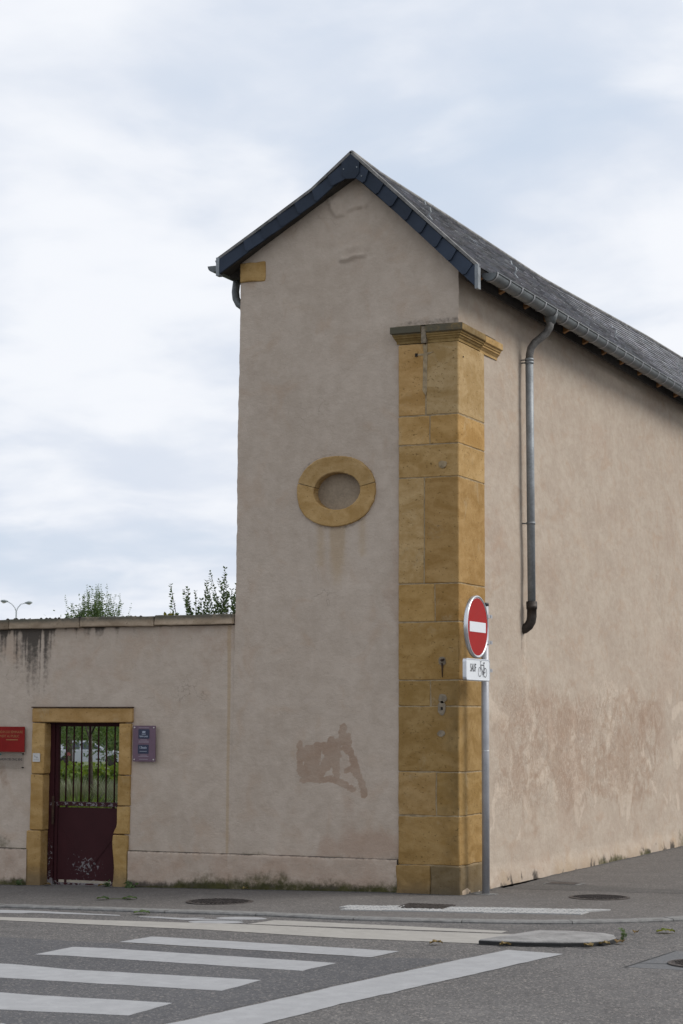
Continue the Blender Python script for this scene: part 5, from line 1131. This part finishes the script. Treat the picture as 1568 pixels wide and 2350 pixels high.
# ------------------------------------------------------------------ parked cars
def car(name, loc, rz, paint_, label):
    t_ = thing(name, loc, label, 'car', 'cars parked beyond the garden'); t_.rotation_euler.z = rz
    def part(mb, nm, mt_, par=t_):
        o = mb.build(nm, M[mt_], None, fix=True); o.parent = par; return o
    side = [(-2.08, .42), (-2.12, .62), (-2.0, .86), (-1.9, .93), (1.0, .95), (1.85, .82), (2.08, .66), (2.10, .40), (1.72, .24)]
    def arch(cx): return [(cx+.37*math.cos(q), .30+.37*math.sin(q)) for q in [math.pi*i/8 for i in range(9)]]
    poly = [(-2.08, .42), (-2.12, .62), (-2.0, .86), (-1.9, .93), (1.0, .95), (1.85, .82), (2.08, .66), (2.10, .30)]+arch(1.32)+arch(-1.28)+[(-1.95, .28)]
    b_ = part(MB().prism(poly, (0, 0, 0), (1, 0, 0), (0, 0, 1), (0, 1, 0), -.86, .86), 'body', paint_)
    base = [(-1.85, .93), (1.05, .95)]; mb = MB()
    prof_ = [(-1.86, .93), (-1.55, 1.38), (-1.1, 1.47), (-.1, 1.48), (.30, 1.40), (1.08, .95)]
    vs_ = []
    for sgn in (-1, 1):
        for (x, z) in prof_: vs_.append((x, sgn*(.84-.16*(z-.93)/.55), z))
    n = len(prof_); mb.add(vs_, [tuple(range(n)), tuple(reversed(range(n, 2*n)))]+[(i, (i+1) % n, n+(i+1) % n, n+i) for i in range(n)]); part(mb, 'cabin', paint_)
    for sgn in (-1, 1):
        for poly2 in ([(-1.50, .99), (-1.36, 1.34), (-.55, 1.40), (-.50, .99)], [(-.44, .99), (-.48, 1.40), (-.05, 1.40), (.28, 1.32), (.82, 1.0)]):
            y = lambda z: sgn*(.848-.16*(z-.93)/.55)
            part(MB().add([(x, y(z), z) for x, z in poly2]+[(x, y(z)-sgn*.02, z) for x, z in poly2], [tuple(range(len(poly2)))]+[tuple(reversed(range(len(poly2), 2*len(poly2))))]), 'window', 'car_glass')
    part(MB().add([(.36, -.62, 1.385), (.36, .62, 1.385), (1.02, .76, .985), (1.02, -.76, .985)], [(0, 1, 2, 3)]), 'windscreen', 'car_glass')
    for cx in (1.32, -1.28):
        for sgn in (-1, 1):
            wl = part(MB().tube([(cx, sgn*.66, .31), (cx, sgn*.87, .31)], .31, 20), 'wheel', 'tyre'); o = part(MB().tube([(cx, sgn*.865, .31), (cx, sgn*.885, .31)], .19, 14), 'rim', 'cast_iron', wl)
    for sgn in (-1, 1): part(MB().box(1.98, 2.12, sgn*.66-.16, sgn*.66+.16, .62, .74), 'headlight', 'headlight'); part(MB().box(-2.14, -2.02, sgn*.70-.10, sgn*.70+.10, .64, .82), 'tail_light', 'car_glass')
    return t_
car('parked_car', (-52.9, 80.3, -.92), rad(20), 'car_silver', 'silver car parked side on far behind the gate')
car('parked_car', (-57.2, 79.2, -.92), rad(25), 'car_white', 'white car parked far behind the gate on the left')

# ------------------------------------------------------------------ street lamp beyond the garden
lx, ly = -84.26, 120.0
lp_ = thing('street_lamp', (lx, ly, -1.0), 'tall double armed street lamp far away above the wall on the left', 'street lamp')
MB().tube([(lx, ly, -1.0), (lx, ly, 4), (lx, ly, 10.7)], [.11, .09, .055], 10).build('pole', M['lamp_grey'], lp_)
ux, uy = math.cos(YAW), math.sin(YAW)
for sgn, top in ((-1, 11.52), (1, 11.40)):
    pts = [(lx, ly, 10.6), (lx+sgn*ux*.12, ly+sgn*uy*.12, 10.95), (lx+sgn*ux*.38, ly+sgn*uy*.38, 11.25), (lx+sgn*ux*.75, ly+sgn*uy*.75, top-.06)]
    arm = MB().tube(pts, .03, 8).build('arm', M['lamp_grey'], lp_)
    hx = [(lx+sgn*ux*d, ly+sgn*uy*d, top-.05+.06*(d-.7)) for d in (.68, .82, 1.02, 1.22, 1.32)]
    MB().tube(hx, [.04, .09, .13, .10, .03], 10).build('lamp_head', M['lamp_grey'], arm)
    hx = [(lx+sgn*ux*d, ly+sgn*uy*d, top-.12) for d in (.86, 1.0, 1.12, 1.2)]
    MB().tube(hx, [.02, .085, .085, .02], 10).build('lens', M['lamp_lens'], arm)

# ------------------------------------------------------------------ fallen leaves and weeds
def fallen(x, y, z, s_, rot, label, mat_='leaf_fallen'):
    n = 9; mb = MB(); ox = []
    for i in range(n):
        f = i/(n-1); w_ = s_*.42*math.sin(math.pi*min(1, f*1.05))**.7*(1+.25*math.sin(i*2.7)); cz = .006+.016*math.sin(f*3.0)+.004*math.sin(i*3)
        for k in (-1, 0, 1):
            u, v = (f-.5)*s_, k*w_; ox.append((x+u*math.cos(rot)-v*math.sin(rot), y+u*math.sin(rot)+v*math.cos(rot), z+cz+abs(k)*.012*(1+.5*math.sin(i*1.9+k))))
    mb.add(ox, [(i*3+k, (i+1)*3+k, (i+1)*3+k+1, i*3+k+1) for i in range(n-1) for k in (0, 1)])
    o = mb.build('fallen_leaf', M[mat_]); a_ = o.data.attributes.new('tint', 'FLOAT_COLOR', 'POINT'); v = random.random(); a_.data.foreach_set('color', np.tile([v, v, v, 1.0], len(ox)).astype(np.float32))
    return tag(o, label, 'leaf', 'fallen leaves on the street')
zr_ = lambda x: zp(x)+RZ+.004
fallen(-2.15, -2.84, zr_(-2.15), .16, .3, 'curled green leaf in the gutter below the kerb on the left', 'leaf_shoot')
fallen(-3.28, -1.66, zp(-3.2), .13, .2, 'left green leaf of the fallen twig on the pavement', 'leaf_shoot')
fallen(-3.02, -1.56, zp(-3.0), .15, .5, 'right green leaf of the fallen twig on the pavement', 'leaf_shoot')
t_ = MB().tube([(-3.25, -1.65, zp(-3.2)+.01), (-3.12, -1.60, zp(-3.1)+.012), (-3.0, -1.57, zp(-3)+.01)], .004, 5).build('fallen_twig', M['stem_green']); tag(t_, 'thin green twig lying between two leaves on the pavement', 'twig')
fallen(-2.42, -.12, zp(-2.4), .07, 1.0, 'small orange leaf at the foot of the gable plinth')
fallen(1.40, -4.25, zr_(1.4), .11, .6, 'yellow brown leaf on the road left of the concrete island')
fallen(2.86, -2.55, zr_(2.8), .16, .4, 'curled olive leaf on the road at the far right', 'leaf_yellow')
fallen(2.66, -2.78, zr_(2.7), .06, 1.4, 'tiny pale leaf on the road left of the curled olive leaf')
for i, (x, y, lb) in enumerate(((2.66, -3.72, 'orange leaf against the front right edge of the concrete island'), (2.74, -3.55, 'brown leaf at the right end of the concrete island'), (2.58, -3.90, 'dry leaf under the front rim of the concrete island'), (1.95, -4.12, 'dry leaf beneath the left front rim of the concrete island'))): fallen(x, y, zr_(x), .10, i*1.3, lb)
fallen(-4.22, -.10, zp(-4.2), .09, .7, 'brown leaf on the door threshold at the right jamb')
fallen(-4.95, -.09, zp(-4.9), .10, .1, 'brown leaf on the door threshold at the left jamb')
def weed(x, y, z, r, h, n, size, label, mat_='leaf_shoot'):
    h *= .75; size *= .8
    t_ = thing('weed', (x, y, z), label, 'weed', 'weeds at the wall foot and kerb'); C_, D_, s_ = [], [], []; mb = MB()
    for k in range(5):
        q = rng.uniform(0, 6.28); tip = (x+r*math.cos(q)*rng.uniform(.3, 1), y+r*math.sin(q)*rng.uniform(.3, 1), z+h*rng.uniform(.5, 1)); mb.tube([(x, y, z-.01), tip], [.003, .0015], 4)
        for j in range(n): f = rng.uniform(.2, 1); C_.append([x+(tip[0]-x)*f, y+(tip[1]-y)*f, z+(tip[2]-z)*f]); D_.append(rng.normal(size=3)+np.array([0, 0, .3])); s_.append(size*rng.uniform(.6, 1.2))
    mb.build('stems', M['stem_green'], t_); link('foliage', leaves_mesh('foliage', np.array(C_), np.array(D_), np.array(s_), mat_, rng.random(len(C_))), t_)
weed(2.71, -3.36, RZ, .05, .16, 7, .045, 'small green weed at the right end of the concrete island')
weed(-3.84, -.10, zp(-3.84), .12, .07, 8, .075, 'flat green weed at the foot of the wall right of the doorway')
weed(-5.33, -.10, zp(-5.3), .06, .08, 6, .05, 'small weed at the foot of the left door jamb')
weed(-4.19, -.06, zp(-4.2), .05, .10, 6, .05, 'weed growing in the corner of the door threshold')
